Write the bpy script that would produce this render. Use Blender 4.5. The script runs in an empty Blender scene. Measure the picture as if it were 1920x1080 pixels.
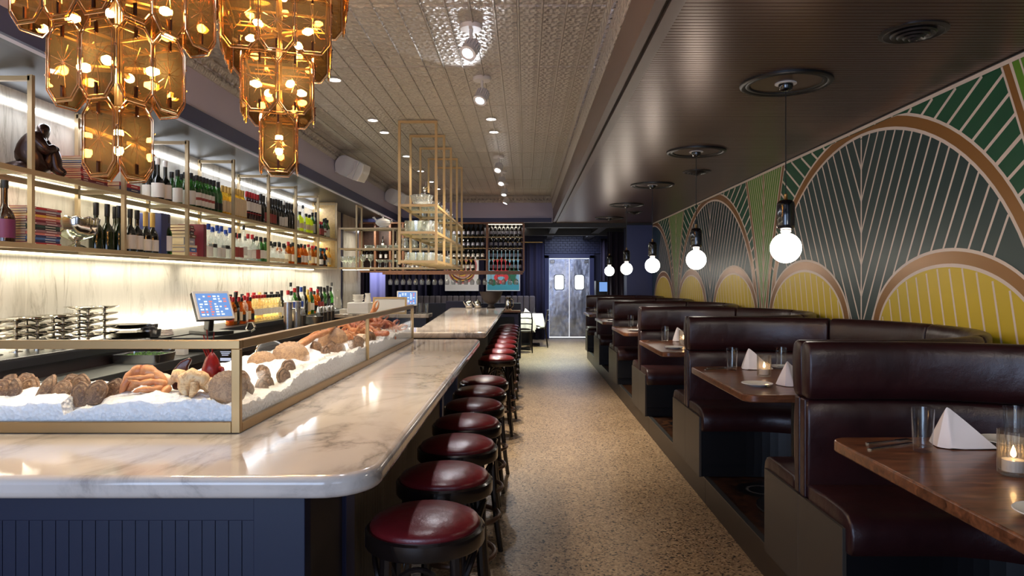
import bpy, math, random
from mathutils import Vector, Matrix, noise
random.seed(7)
PI = math.pi
sc = bpy.context.scene
COL = sc.collection
H = 1.52                      # eye height; X right, Y into the room, Z up

# ---------------------------------------------------------------- camera, world, light, exposure
cd = bpy.data.cameras.new('camera'); cam = bpy.data.objects.new('camera', cd); COL.objects.link(cam)
cam.location = (0, 0, H); cam.rotation_euler = (PI/2, 0, 0)
cd.sensor_width = 36; cd.lens = 36*1300/1920
cd.shift_x = -25/1920; cd.shift_y = -11/1920; cd.clip_start = 0.02
sc.camera = cam
w = bpy.data.worlds.new('world'); sc.world = w; w.use_nodes = True
bg = w.node_tree.nodes['Background']
bg.inputs[0].default_value = (0.55, 0.68, 1.0, 1); bg.inputs[1].default_value = 0.6
sc.view_settings.view_transform = 'Standard'; sc.view_settings.look = 'None'
sc.view_settings.gamma = 1; sc.view_settings.use_curve_mapping = False
sc.view_settings.exposure = 0.35
try:
    sc.cycles.use_denoising = True
    sc.cycles.max_bounces = 8; sc.cycles.diffuse_bounces = 4; sc.cycles.glossy_bounces = 4
    sc.cycles.transmission_bounces = 6; sc.cycles.transparent_max_bounces = 24
    sc.cycles.sample_clamp_indirect = 4; sc.cycles.caustics_reflective = False; sc.cycles.caustics_refractive = False
except Exception:
    pass

def lin(c):
    c /= 255
    return c/12.92 if c <= 0.04045 else ((c+0.055)/1.055)**2.4
def rgb(r, g, b): return (lin(r), lin(g), lin(b), 1)

def light(name, kind, loc, power, color=(1, 1, 1), rot=(0, 0, 0), size=0.1, size_y=None, spot=None, blend=0.5):
    d = bpy.data.lights.new(name, kind); d.energy = power; d.color = color
    if kind == 'AREA':
        d.size = size
        if size_y: d.shape = 'RECTANGLE'; d.size_y = size_y
    else:
        d.shadow_soft_size = size
        if kind == 'SPOT': d.spot_size = spot; d.spot_blend = blend
    o = bpy.data.objects.new(name, d); COL.objects.link(o); o.location = loc; o.rotation_euler = rot
    return o
def aim(loc, to):
    v = Vector(to)-Vector(loc)
    return v.to_track_quat('-Z', 'Y').to_euler()
WARM = (1, 0.76, 0.5); COOL = (0.62, 0.76, 1.0); NEUT = (1, 0.9, 0.78)
# daylight through the street windows behind the viewer
light('window_daylight', 'AREA', (-1.6, -1.95, 1.55), 90, (0.52, 0.68, 1.0), (PI/2, 0, 0), 2.6, 1.9)
light('window_daylight', 'AREA', (1.5, -1.95, 1.75), 12, (0.6, 0.75, 1.0), (PI/2, 0, 0), 1.6, 1.6)

# ---------------------------------------------------------------- materials
MATS = {}
def node_mat(name):
    m = bpy.data.materials.new(name); m.use_nodes = True
    nt = m.node_tree; p = nt.nodes['Principled BSDF']
    MATS[name] = m
    return m, nt, p
def pset(p, **k):
    for a, b in k.items(): p.inputs[a.replace('_', ' ')].default_value = b
def mat(name, col, rough=0.5, metal=0.0, coat=0.0, spec=None):
    m, nt, p = node_mat(name)
    pset(p, Base_Color=col, Roughness=rough, Metallic=metal, Coat_Weight=coat)
    if spec is not None: p.inputs['Specular IOR Level'].default_value = spec
    return m
def N(nt, t, **k):
    n = nt.nodes.new(t)
    for a, b in k.items():
        if a in n.inputs.keys() if hasattr(n.inputs, 'keys') else False: n.inputs[a].default_value = b
        else: setattr(n, a, b)
    return n
def L(nt, a, b): nt.links.new(a, b)
def coords(nt, scale=(1, 1, 1), rot=(0, 0, 0), kind='Object'):
    t = nt.nodes.new('ShaderNodeTexCoord'); mp = nt.nodes.new('ShaderNodeMapping')
    mp.inputs['Scale'].default_value = scale; mp.inputs['Rotation'].default_value = rot
    L(nt, t.outputs[kind], mp.inputs[0]); return mp.outputs[0]
def noise_n(nt, vec, scale, detail=4, rough=0.5, dist=0):
    n = nt.nodes.new('ShaderNodeTexNoise'); n.inputs['Scale'].default_value = scale
    n.inputs['Detail'].default_value = detail; n.inputs['Roughness'].default_value = rough
    n.inputs['Distortion'].default_value = dist
    if vec is not None: L(nt, vec, n.inputs['Vector'])
    return n.outputs['Fac']
def ramp(nt, fac, stops):
    r = nt.nodes.new('ShaderNodeValToRGB'); e = r.color_ramp.elements
    while len(e) < len(stops): e.new(0.5)
    for i, (p, c) in enumerate(stops): e[i].position = p; e[i].color = c
    L(nt, fac, r.inputs[0]); return r.outputs[0]
def bump(nt, p, h, strength=0.3, dist=0.01):
    b = nt.nodes.new('ShaderNodeBump'); b.inputs['Strength'].default_value = strength; b.inputs['Distance'].default_value = dist
    L(nt, h, b.inputs['Height']); L(nt, b.outputs[0], p.inputs['Normal']); return b
def math_n(nt, op, a, b=None):
    n = nt.nodes.new('ShaderNodeMath'); n.operation = op
    for i, x in enumerate((a, b)):
        if x is None: continue
        if isinstance(x, (int, float)): n.inputs[i].default_value = x
        else: L(nt, x, n.inputs[i])
    return n.outputs[0]
def mixc(nt, fac, a, b, blend='MIX'):
    n = nt.nodes.new('ShaderNodeMix'); n.data_type = 'RGBA'; n.blend_type = blend
    for i, x in ((0, fac), (6, a), (7, b)):
        if isinstance(x, (int, float, tuple)): n.inputs[i].default_value = x
        else: L(nt, x, n.inputs[i])
    return n.outputs[2]
def emit(name, col, s):
    m = bpy.data.materials.new(name); m.use_nodes = True; nt = m.node_tree; nt.nodes.clear()
    e = nt.nodes.new('ShaderNodeEmission'); e.inputs[0].default_value = col; e.inputs[1].default_value = s
    o = nt.nodes.new('ShaderNodeOutputMaterial'); L(nt, e.outputs[0], o.inputs[0]); MATS[name] = m; return m
def glass(name, tint=(0.97, 0.98, 0.98, 1), base=0.04, k=1.0, rough=0.02, gcol=(1, 1, 1, 1), milk=0.0):
    """clear glass: see-through, mirror-like at glancing angles"""
    m = bpy.data.materials.new(name); m.use_nodes = True; nt = m.node_tree; nt.nodes.clear()
    t = nt.nodes.new('ShaderNodeBsdfTransparent'); t.inputs[0].default_value = tint
    g = nt.nodes.new('ShaderNodeBsdfGlossy'); g.inputs[0].default_value = gcol; g.inputs['Roughness'].default_value = rough
    f = nt.nodes.new('ShaderNodeLayerWeight'); f.inputs[0].default_value = 0.5
    fac = math_n(nt, 'MINIMUM', math_n(nt, 'ADD', math_n(nt, 'MULTIPLY', math_n(nt, 'POWER', f.outputs['Facing'], 3.5), 0.8*k), base), 1.0)
    mx = nt.nodes.new('ShaderNodeMixShader'); L(nt, fac, mx.inputs[0]); L(nt, t.outputs[0], mx.inputs[1]); L(nt, g.outputs[0], mx.inputs[2])
    out = mx.outputs[0]
    if milk:
        d = nt.nodes.new('ShaderNodeBsdfTranslucent'); d.inputs[0].default_value = gcol
        m2 = nt.nodes.new('ShaderNodeMixShader'); m2.inputs[0].default_value = milk
        L(nt, out, m2.inputs[1]); L(nt, d.outputs[0], m2.inputs[2]); out = m2.outputs[0]
    o = nt.nodes.new('ShaderNodeOutputMaterial'); L(nt, out, o.inputs[0]); MATS[name] = m; return m

def marble(name, base, vein, scale, streak=(1, 1, 1), rough=0.08, amount=1.0, rot=(0, 0, 0.6)):
    m, nt, p = node_mat(name)
    v = coords(nt, streak, rot)
    n1 = noise_n(nt, v, scale*0.8, 8, 0.62, 1.4)
    veins = math_n(nt, 'ABSOLUTE', math_n(nt, 'SUBTRACT', n1, 0.5))
    vf = ramp(nt, veins, [(0.0, (1, 1, 1, 1)), (0.022, (0.5, 0.5, 0.5, 1)), (0.07, (0, 0, 0, 1))])
    cl = ramp(nt, noise_n(nt, v, scale*0.55, 6, 0.6), [(0.42, (0, 0, 0, 1)), (0.66, (1, 1, 1, 1))])
    f = math_n(nt, 'MULTIPLY', math_n(nt, 'ADD', math_n(nt, 'MULTIPLY', vf, 0.75), 0.14), math_n(nt, 'MULTIPLY', math_n(nt, 'ADD', cl, 0.12), amount))
    L(nt, mixc(nt, f, base, vein), p.inputs['Base Color'])
    pset(p, Roughness=rough, Coat_Weight=0.18, Coat_Roughness=0.06)
    return m
marble('marble_top', rgb(208, 194, 180), rgb(84, 74, 70), 2.6, (1, 0.55, 1), 0.11)
marble('marble_wall', rgb(216, 210, 196), rgb(140, 132, 112), 3.2, (1, 2.6, 0.5), 0.16, 0.8, (0, 0, 0))
def m_terrazzo():
    m, nt, p = node_mat('terrazzo'); v = coords(nt)
    vo = nt.nodes.new('ShaderNodeTexVoronoi'); vo.inputs['Scale'].default_value = 95; L(nt, v, vo.inputs['Vector'])
    sep = nt.nodes.new('ShaderNodeSeparateColor'); L(nt, vo.outputs['Color'], sep.inputs[0])
    chip = ramp(nt, sep.outputs[0], [(0.0, rgb(44, 36, 30)), (0.10, rgb(62, 50, 40)), (0.13, rgb(138, 113, 86)), (0.55, rgb(162, 136, 106)), (0.9, rgb(190, 164, 130)), (1.0, rgb(122, 98, 74))])
    bl = ramp(nt, noise_n(nt, v, 1.3, 5), [(0.3, (0.8, 0.78, 0.75, 1)), (0.7, (1, 1, 1, 1))])
    L(nt, mixc(nt, 1.0, chip, bl, 'MULTIPLY'), p.inputs['Base Color']); pset(p, Roughness=0.42)
m_terrazzo()
def m_tin():
    m, nt, p = node_mat('pressed_tin'); v = coords(nt)
    def cell(scale, off):
        mp = nt.nodes.new('ShaderNodeMapping'); mp.inputs['Location'].default_value = off; L(nt, v, mp.inputs[0])
        vo = nt.nodes.new('ShaderNodeTexVoronoi'); vo.inputs['Scale'].default_value = scale; vo.inputs['Randomness'].default_value = 0
        L(nt, mp.outputs[0], vo.inputs['Vector']); return vo.outputs['Distance']
    a = math_n(nt, 'SINE', math_n(nt, 'MULTIPLY', cell(1/0.0748, (0, 0, 0.5)), 13))
    b = math_n(nt, 'SINE', math_n(nt, 'MULTIPLY', cell(1/0.1496, (0.3, 0.2, 0.5)), 22))
    h = math_n(nt, 'ADD', math_n(nt, 'MULTIPLY', a, 0.5), math_n(nt, 'MULTIPLY', b, 0.5))
    h = math_n(nt, 'ADD', h, math_n(nt, 'MULTIPLY', noise_n(nt, v, 60, 2), 0.9))
    bump(nt, p, h, 0.62, 0.012)
    pset(p, Base_Color=rgb(182, 175, 166), Roughness=0.36, Metallic=0.3)
m_tin()
def m_leather(name, c1, c2, rough):
    m, nt, p = node_mat(name); v = coords(nt)
    L(nt, ramp(nt, noise_n(nt, v, 5, 5), [(0.3, c1), (0.75, c2)]), p.inputs['Base Color'])
    h = math_n(nt, 'ADD', noise_n(nt, v, 9, 4), math_n(nt, 'MULTIPLY', noise_n(nt, v, 260, 2), 0.08))
    bump(nt, p, h, 0.30, 0.02); pset(p, Roughness=rough)
m_leather('oxblood_leather', rgb(35, 15, 17), rgb(51, 22, 23), 0.35)
m_leather('red_leather', rgb(86, 18, 22), rgb(110, 27, 29), 0.30)
m_leather('grey_upholstery', rgb(78, 72, 76), rgb(98, 92, 96), 0.75)
def m_wood(name, c1, c2, sc_, rough=0.35, streak=(14, 1, 14), coat=0.0):
    m, nt, p = node_mat(name); v = coords(nt, streak)
    n = noise_n(nt, v, sc_, 6, 0.6, 0.6)
    L(nt, ramp(nt, n, [(0.3, c1), (0.7, c2)]), p.inputs['Base Color']); bump(nt, p, n, 0.12, 0.004)
    pset(p, Roughness=rough, Coat_Weight=coat)
m_wood('oak_table', rgb(58, 30, 17), rgb(134, 84, 54), 2.2, 0.28, (3, 16, 16), 0.15)
m_wood('rack_wood', rgb(112, 74, 52), rgb(150, 104, 74), 3, 0.4)
m_wood('light_wood', rgb(176, 142, 88), rgb(206, 172, 112), 3, 0.4)
mat('brown_panel', rgb(92, 74, 64), 0.42)
m_wood('dark_rack_back', rgb(62, 38, 28), rgb(88, 56, 42), 2, 0.5)
def m_plinth():
    m, nt, p = node_mat('platform_tile'); v = coords(nt)
    mp = nt.nodes.new('ShaderNodeMapping'); mp.inputs['Scale'].default_value = (1/0.52, 1/0.52, 1); mp.inputs['Location'].default_value = (0.05, 0.36, 0.5); L(nt, v, mp.inputs[0])
    vo = nt.nodes.new('ShaderNodeTexVoronoi'); vo.inputs['Scale'].default_value = 1; vo.inputs['Randomness'].default_value = 0; vo.distance = 'EUCLIDEAN'
    L(nt, mp.outputs[0], vo.inputs['Vector'])
    rings = math_n(nt, 'SINE', math_n(nt, 'MULTIPLY', vo.outputs['Distance'], 55))
    edge = ramp(nt, vo.outputs['Distance'], [(0.44, (0, 0, 0, 1)), (0.47, (1, 1, 1, 1))])
    c = mixc(nt, edge, ramp(nt, rings, [(0.86, rgb(14, 14, 15)), (0.93, rgb(86, 84, 82))]), ramp(nt, noise_n(nt, v, 20), [(0.4, rgb(34, 20, 12)), (0.6, rgb(66, 40, 22))]))
    L(nt, c, p.inputs['Base Color']); pset(p, Roughness=0.3)
m_plinth()
mat('navy_paint', rgb(3, 18, 46), 0.45)
mat('navy_dark', rgb(30, 30, 58), 0.6)
mat('navy_trim', rgb(52, 56, 92), 0.45)
mat('fascia_paint', rgb(182, 175, 194), 0.5)
mat('espresso_paint', rgb(46, 36, 34), 0.4)
mat('fluted_brown', rgb(84, 70, 56), 0.5)
mat('beam_brown', rgb(100, 82, 74), 0.36, 0.25)
mat('bead_ceiling', rgb(100, 76, 63), 0.30, 0.8)
mat('soffit_dark', rgb(48, 46, 46), 0.42, 0, 0, 0.3)
mat('kerb_brown', rgb(46, 37, 29), 0.4)
mat('booth_base', rgb(17, 16, 18), 0.35)
mat('panel_grey', rgb(60, 54, 47), 0.42)
mat('black_gloss', rgb(14, 14, 17), 0.12, 0, 0.4)
mat('black_paint', rgb(18, 18, 20), 0.4)
mat('vent_black', rgb(34, 30, 30), 0.32)
mat('black_wood', rgb(24, 17, 15), 0.22, 0, 0.3)
mat('ring_wood', rgb(86, 58, 40), 0.35)
mat('brass', rgb(186, 152, 100), 0.30, 1.0)
mat('brass_paint', rgb(196, 164, 112), 0.42, 0.45)
mat('gold_shelf_paint', rgb(178, 156, 120), 0.42, 0.35)
mat('bronze_rail', rgb(152, 122, 80), 0.36, 0.85)
mat('copper_wire', rgb(208, 160, 120), 0.2, 1.0)
mat('dark_peg', rgb(70, 34, 16), 0.25, 0.6)
mat('silver', rgb(214, 210, 202), 0.12, 1.0)
mat('steel', rgb(170, 170, 172), 0.25, 1.0)
def m_door():
    m, nt, p = node_mat('brushed_steel'); v = coords(nt, (1, 1, .6)); bump(nt, p, noise_n(nt, v, 3.5, 2), .35, .05)
    L(nt, ramp(nt, noise_n(nt, coords(nt, (6, 6, 5)), 2, 4), [(.3, rgb(168, 176, 200)), (.7, rgb(206, 212, 228))]), p.inputs['Base Color']); pset(p, Roughness=.26, Metallic=1.0)
m_door()
mat('dark_steel', rgb(92, 92, 90), 0.35, 0.7)
mat('counter_dark', rgb(30, 29, 32), 0.4)
mat('white_paint', rgb(226, 222, 220), 0.4)
mat('white_ceramic', rgb(236, 232, 226), 0.15, 0, 0.4)
mat('linen', rgb(236, 226, 222), 0.85)
mat('cream_paper', rgb(226, 204, 164), 0.8)
mat('white_paper', rgb(236, 232, 226), 0.7)
mat('bronze_sculpture', rgb(54, 34, 28), 0.25, 0.5)
mat('dark_bowl', rgb(58, 48, 44), 0.5)
mat('grout_navy', rgb(22, 24, 44), 0.8)
mat('brick_navy', rgb(44, 48, 82), 0.4)
mat('curtain_navy', rgb(34, 32, 60), 0.8)
mat('curtain_lavender', rgb(150, 150, 206), 0.8)
mat('curtain_plum', rgb(40, 30, 48), 0.8)
mat('mural_emerald', rgb(4, 76, 48), 0.45)
mat('mural_teal', rgb(31, 56, 56), 0.42)
mat('mural_green', rgb(92, 138, 36), 0.45)
mat('mural_yellow', rgb(206, 176, 34), 0.45)
mat('mural_gold', rgb(146, 100, 48), 0.36, 0.25)
mat('mural_white', rgb(224, 206, 192), 0.5)
def m_ice():
    m, nt, p = node_mat('ice'); v = coords(nt)
    vo = nt.nodes.new('ShaderNodeTexVoronoi'); vo.inputs['Scale'].default_value = 75; L(nt, v, vo.inputs['Vector'])
    bump(nt, p, math_n(nt, 'ADD', vo.outputs['Distance'], noise_n(nt, v, 40, 4)), 0.7, 0.012)
    pset(p, Base_Color=rgb(240, 240, 242), Roughness=0.3, Subsurface_Weight=0.4, Subsurface_Scale=0.02)
    p.inputs['Subsurface Radius'].default_value = (1, 1, 1)
m_ice()
def m_shell(name, cols, scale=30, rough=0.5, bands=True):
    m, nt, p = node_mat(name); v = coords(nt)
    n = noise_n(nt, v, scale, 6, 0.65, 1.2)
    L(nt, ramp(nt, n, [(0.25+0.5*i/(len(cols)-1), c) for i, c in enumerate(cols)]), p.inputs['Base Color'])
    bump(nt, p, n, 0.5, 0.006); pset(p, Roughness=rough)
m_shell('oyster_shell', [rgb(48, 32, 22), rgb(140, 106, 76), rgb(84, 58, 40), rgb(190, 160, 126)], 60)
m_shell('oyster_inner', [rgb(210, 176, 140), rgb(236, 214, 184)], 24)
m_shell('scallop_shell', [rgb(112, 80, 58), rgb(196, 158, 118), rgb(150, 116, 88), rgb(206, 176, 140)], 4.5)
m_shell('crab_shell', [rgb(176, 92, 50), rgb(206, 136, 84), rgb(226, 176, 124)], 22, 0.38)
m_shell('red_crab_shell', [rgb(136, 56, 36), rgb(188, 108, 72), rgb(222, 168, 126)], 26, 0.38)
m_shell('king_crab_shell', [rgb(150, 70, 34), rgb(238, 196, 140), rgb(244, 214, 170)], 46, 0.4)
m_shell('crab_meat', [rgb(240, 206, 170), rgb(250, 232, 210)], 20, 0.5)
m_shell('lobster_shell', [rgb(92, 16, 14), rgb(160, 26, 20)], 16, 0.25)
m_shell('lobster_dark', [rgb(46, 18, 14), rgb(84, 30, 20)], 16, 0.25)
m_shell('greens', [rgb(40, 90, 24), rgb(110, 160, 60)], 60, 0.6)
glass('clear_glass', (0.98, 0.99, 0.98, 1), 0.03, 1.0, 0.02)
glass('case_glass', (0.985, 0.992, 0.985, 1), 0.0, 0.55, 0.0)
glass('shelf_glass', (0.88, 0.93, 0.86, 1), 0.03, 1.0, 0.02)
glass('barware_glass', (0.93, 0.94, 0.92, 1), 0.16, 1.3, 0.05, milk=0.13)
glass('amber_panel', (0.64, 0.47, 0.25, 1), 0.05, 0.9, 0.02, (1, 0.84, 0.6, 1), milk=0.008)
glass('bottle_clear', (0.93, 0.95, 0.95, 1), 0.06, 1.1, 0.05, milk=0.12)
glass('bottle_green', (0.10, 0.34, 0.06, 1), 0.05, 1.1, 0.05, milk=0.04)
glass('bottle_gold', (0.86, 0.66, 0.16, 1), 0.05, 1.1, 0.05, (1, 0.8, 0.3, 1), milk=0.2)
glass('bottle_pale', (0.97, 0.91, 0.72, 1), 0.07, 1.1, 0.05, (1, 0.95, 0.8, 1), milk=0.08)
glass('votive_glass', (0.96, 0.93, 0.88, 1), 0.06, 1.3, 0.04, milk=0.03)
glass('bottle_amber', (0.62, 0.26, 0.05, 1), 0.05, 1.1, 0.05, (1, 0.6, 0.25, 1), milk=0.1)
glass('bottle_lime', (0.72, 0.78, 0.10, 1), 0.05, 1.0, 0.05, (0.9, 0.95, 0.2, 1), milk=0.35)
mat('bottle_dark', rgb(13, 15, 12), 0.1, 0, 0.5)
mat('bottle_darkgreen', rgb(22, 34, 14), 0.1, 0, 0.5)
mat('bottle_maroon', rgb(48, 8, 14), 0.1, 0, 0.5)
mat('bottle_brown', rgb(46, 22, 10), 0.1, 0, 0.5)
for nme, c in dict(lab_white=(232, 226, 218), lab_purple=(104, 40, 84), lab_cream=(226, 204, 168), lab_red=(150, 60, 56), lab_black=(26, 24, 26),
                   cap_black=(18, 18, 20), cap_red=(166, 26, 34), cap_blue=(34, 70, 160), cap_gold=(206, 170, 92), cap_teal=(20, 84, 104),
                   bk_red=(176, 40, 44), bk_maroon=(112, 24, 44), bk_navy=(40, 44, 92), bk_blue=(70, 106, 166), bk_yellow=(232, 184, 70), bk_black=(34, 34, 38),
                   bk_rose=(206, 120, 116), bk_grey=(150, 150, 166), bk_green=(46, 74, 66), bk_mauve=(142, 100, 110), bk_brown=(92, 58, 40), bk_cream=(214, 196, 164),
                   box_navy=(42, 50, 104)).items():
    mat(nme, rgb(*c), 0.45)
emit('bulb_glow', (1, 0.80, 0.52, 1), 430)
emit('globe_glow', (1, 0.91, 0.78, 1), 17)
emit('led_cool', (0.86, 0.91, 1, 1), 9)
emit('led_warm', (1, 0.9, 0.66, 1), 5)
emit('spot_glow', (0.92, 0.94, 1, 1), 26)
emit('down_glow', (1, 0.96, 0.9, 1), 16)
emit('window_glow', (0.86, 0.93, 1, 1), 2.2)
emit('candle_glow', (1, 0.6, 0.25, 1), 14)
emit('exit_glow', (1, 0.06, 0.04, 1), 2)
emit('screen_blue', (0.16, 0.30, 0.62, 1), 1.0)
emit('screen_white', (0.8, 0.88, 1, 1), 1.1)
emit('screen_red', (0.9, 0.25, 0.2, 1), 0.9)
mat('poster_blue', rgb(132, 186, 206), 0.6); mat('poster_red', rgb(214, 60, 66), 0.6); mat('poster_green', rgb(38, 104, 74), 0.6); mat('poster_teal', rgb(70, 160, 176), 0.6)
mat('pier_steel', rgb(70, 74, 104), 0.34, 0.7)

# ---------------------------------------------------------------- mesh and object helpers
class MB:
    """collects faces; build() links them as one mesh object"""
    def __init__(s): s.v = []; s.f = []; s.m = []; s.k = 0
    def add(s, vs, fs):
        o = len(s.v); s.v += [tuple(v) for v in vs]
        for f in fs: s.f.append(tuple(i+o for i in f)); s.m.append(s.k)
        return s
    def box(s, x0, y0, z0, x1, y1, z1):
        return s.add([(x0, y0, z0), (x1, y0, z0), (x1, y1, z0), (x0, y1, z0), (x0, y0, z1), (x1, y0, z1), (x1, y1, z1), (x0, y1, z1)],
                     [(3, 2, 1, 0), (4, 5, 6, 7), (0, 1, 5, 4), (1, 2, 6, 5), (2, 3, 7, 6), (3, 0, 4, 7)])
    def cbox(s, c, d): return s.box(c[0]-d[0]/2, c[1]-d[1]/2, c[2]-d[2]/2, c[0]+d[0]/2, c[1]+d[1]/2, c[2]+d[2]/2)
    def quad(s, a, b, c, d): return s.add([a, b, c, d], [(0, 1, 2, 3)])
    def lathe(s, prof, n=16, c=(0, 0, 0), mtx=None, wob=None):
        vs = []
        for (r, z) in prof:
            for i in range(n):
                a = 2*PI*i/n; rr = r*(wob(a, z) if wob else 1)
                vs.append((c[0]+rr*math.cos(a), c[1]+rr*math.sin(a), c[2]+z))
        if mtx is not None: vs = [tuple(mtx @ Vector(v)) for v in vs]
        fs = []
        for j in range(len(prof)-1):
            for i in range(n):
                k = (i+1) % n; fs.append((j*n+i, j*n+k, (j+1)*n+k, (j+1)*n+i))
        if prof[0][0] > 1e-5: fs.append(tuple(range(n-1, -1, -1)))
        if prof[-1][0] > 1e-5: fs.append(tuple(range((len(prof)-1)*n, len(prof)*n)))
        return s.add(vs, fs)
    def open_lathe(s, prof, n=16, c=(0, 0, 0), mtx=None, wob=None):
        k = len(s.f); s.lathe(prof, n, c, mtx, wob)
        for _ in range((prof[0][0] > 1e-5)+(prof[-1][0] > 1e-5)): s.f.pop(); s.m.pop()
        return s
    def tube(s, pts, r, n=6, closed=False):
        pts = [Vector(p) for p in pts]; m = len(pts); rs = r if isinstance(r, (list, tuple)) else [r]*m
        vs = []; up = None
        for i, p in enumerate(pts):
            a = pts[i-1] if (i > 0 or closed) else p; b = pts[(i+1) % m] if (i < m-1 or closed) else p
            t = (b-a).normalized()
            if up is None:
                up = Vector((0, 0, 1)) if abs(t.z) < 0.9 else Vector((1, 0, 0))
            u = (up-t*up.dot(t))
            if u.length < 1e-6: u = t.orthogonal()
            u.normalize(); up = u; w = t.cross(u)
            for k in range(n):
                a2 = 2*PI*k/n; vs.append(tuple(p+(u*math.cos(a2)+w*math.sin(a2))*rs[i]))
        fs = []
        for i in range(m if closed else m-1):
            j = (i+1) % m
            for k in range(n): l = (k+1) % n; fs.append((i*n+k, i*n+l, j*n+l, j*n+k))
        if not closed: fs.append(tuple(range(n-1, -1, -1))); fs.append(tuple(range((m-1)*n, m*n)))
        return s.add(vs, fs)
    def bar(s, p, q, w, h=None):
        """square bar from p to q"""
        h = h or w; p = Vector(p); q = Vector(q); t = (q-p).normalized()
        u = Vector((0, 0, 1)) if abs(t.z) < 0.9 else Vector((1, 0, 0))
        u = (u-t*u.dot(t)).normalized(); x = t.cross(u)
        vs = []
        for e in (p, q):
            for a, b in ((-1, -1), (1, -1), (1, 1), (-1, 1)): vs.append(tuple(e+x*a*w/2+u*b*h/2))
        return s.add(vs, [(3, 2, 1, 0), (4, 5, 6, 7), (0, 1, 5, 4), (1, 2, 6, 5), (2, 3, 7, 6), (3, 0, 4, 7)])
    def prism(s, poly, z0, z1, f=None):
        """extrude a 2D outline; f maps (a, b, c) to world"""
        f = f or (lambda a, b, c: (a, b, c)); n = len(poly)
        vs = [f(a, b, z0) for a, b in poly]+[f(a, b, z1) for a, b in poly]
        return s.add(vs, [tuple(range(n-1, -1, -1)), tuple(range(n, 2*n))]+[(i, (i+1) % n, n+(i+1) % n, n+i) for i in range(n)])
    def rings(s, rs, cap=True, closed_loop=True):
        """skin a list of equal-length rings"""
        n = len(rs[0]); vs = [v for r in rs for v in r]; fs = []
        for i in range(len(rs)-1):
            for k in range(n): l = (k+1) % n; fs.append((i*n+k, i*n+l, (i+1)*n+l, (i+1)*n+k))
        if cap: fs.append(tuple(range(n-1, -1, -1))); fs.append(tuple(range((len(rs)-1)*n, len(rs)*n)))
        return s.add(vs, fs)
    def mesh(s, name, mats, smooth=False, recalc=True):
        me = bpy.data.meshes.new(name); me.from_pydata(s.v, [], s.f)
        for m in (mats if isinstance(mats, (list, tuple)) else [mats]): me.materials.append(MATS[m])
        if any(s.m): me.polygons.foreach_set('material_index', s.m)
        if recalc:
            import bmesh
            bm = bmesh.new(); bm.from_mesh(me); bmesh.ops.recalc_face_normals(bm, faces=bm.faces); bm.to_mesh(me); bm.free()
        if smooth:
            me.polygons.foreach_set('use_smooth', [True]*len(me.polygons))
            try: me.set_sharp_from_angle(angle=math.radians(smooth if smooth is not True else 40))
            except Exception: pass
        me.update(); return me
    def build(s, name, mats, parent=None, smooth=False, loc=None, rot=None, bevel=0, seg=2, recalc=True):
        return link(name, s.mesh(name, mats, smooth, recalc), parent, loc, rot, bevel, seg)
def link(name, me, parent=None, loc=None, rot=None, bevel=0, seg=2):
    o = bpy.data.objects.new(name, me); COL.objects.link(o)
    if parent: o.parent = parent
    if loc is not None: o.location = loc
    if rot is not None: o.rotation_euler = rot
    if bevel:
        b = o.modifiers.new('bevel', 'BEVEL'); b.width = bevel; b.segments = seg; b.limit_method = 'ANGLE'; b.angle_limit = math.radians(40)
    return o
def tag(o, label=None, cat=None, group=None, kind=None):
    if label: o['label'] = label
    if cat: o['category'] = cat
    if group: o['group'] = group
    if kind: o['kind'] = kind
    return o
def thing(name, label, cat, loc=(0, 0, 0), rz=0, group=None):
    o = bpy.data.objects.new(name, None); COL.objects.link(o); o.empty_display_size = 0.05
    o.location = loc; o.rotation_euler = (0, 0, rz); return tag(o, label, cat, group)
KIDS = {}
def kids(o):
    return [c for c in o.children]
def dup(o, loc=None, rz=None, label=None, group=None, parent=None):
    c = o.copy(); COL.objects.link(c)
    if parent is not None: c.parent = parent
    if loc is not None: c.location = loc
    if rz is not None: c.rotation_euler = (c.rotation_euler[0], c.rotation_euler[1], rz)
    if label: c['label'] = label
    if group: c['group'] = group
    for ch in kids(o): dup(ch, parent=c)
    return c
def struct(o): o['kind'] = 'structure'; return o
ORD = ['first', 'second', 'third', 'fourth', 'fifth', 'sixth', 'seventh', 'eighth', 'ninth', 'tenth', 'eleventh', 'twelfth', 'thirteenth',
       'fourteenth', 'fifteenth', 'sixteenth', 'seventeenth', 'eighteenth', 'nineteenth', 'twentieth', 'twenty-first', 'twenty-second', 'twenty-third', 'twenty-fourth']
def rrect(x0, y0, x1, y1, r, n=5, corners=(1, 1, 1, 1)):
    pts = []
    for (cx, cy, a0, c) in ((x1-r, y0+r, -90, corners[0]), (x1-r, y1-r, 0, corners[1]), (x0+r, y1-r, 90, corners[2]), (x0+r, y0+r, 180, corners[3])):
        if c:
            for i in range(n+1):
                a = math.radians(a0+90*i/n); pts.append((cx+r*math.cos(a), cy+r*math.sin(a)))
        else:
            pts.append((cx+r*(1 if a0 in (-90, 0) else -1), cy+r*(1 if a0 in (0, 90) else -1)))
    return pts

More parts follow.
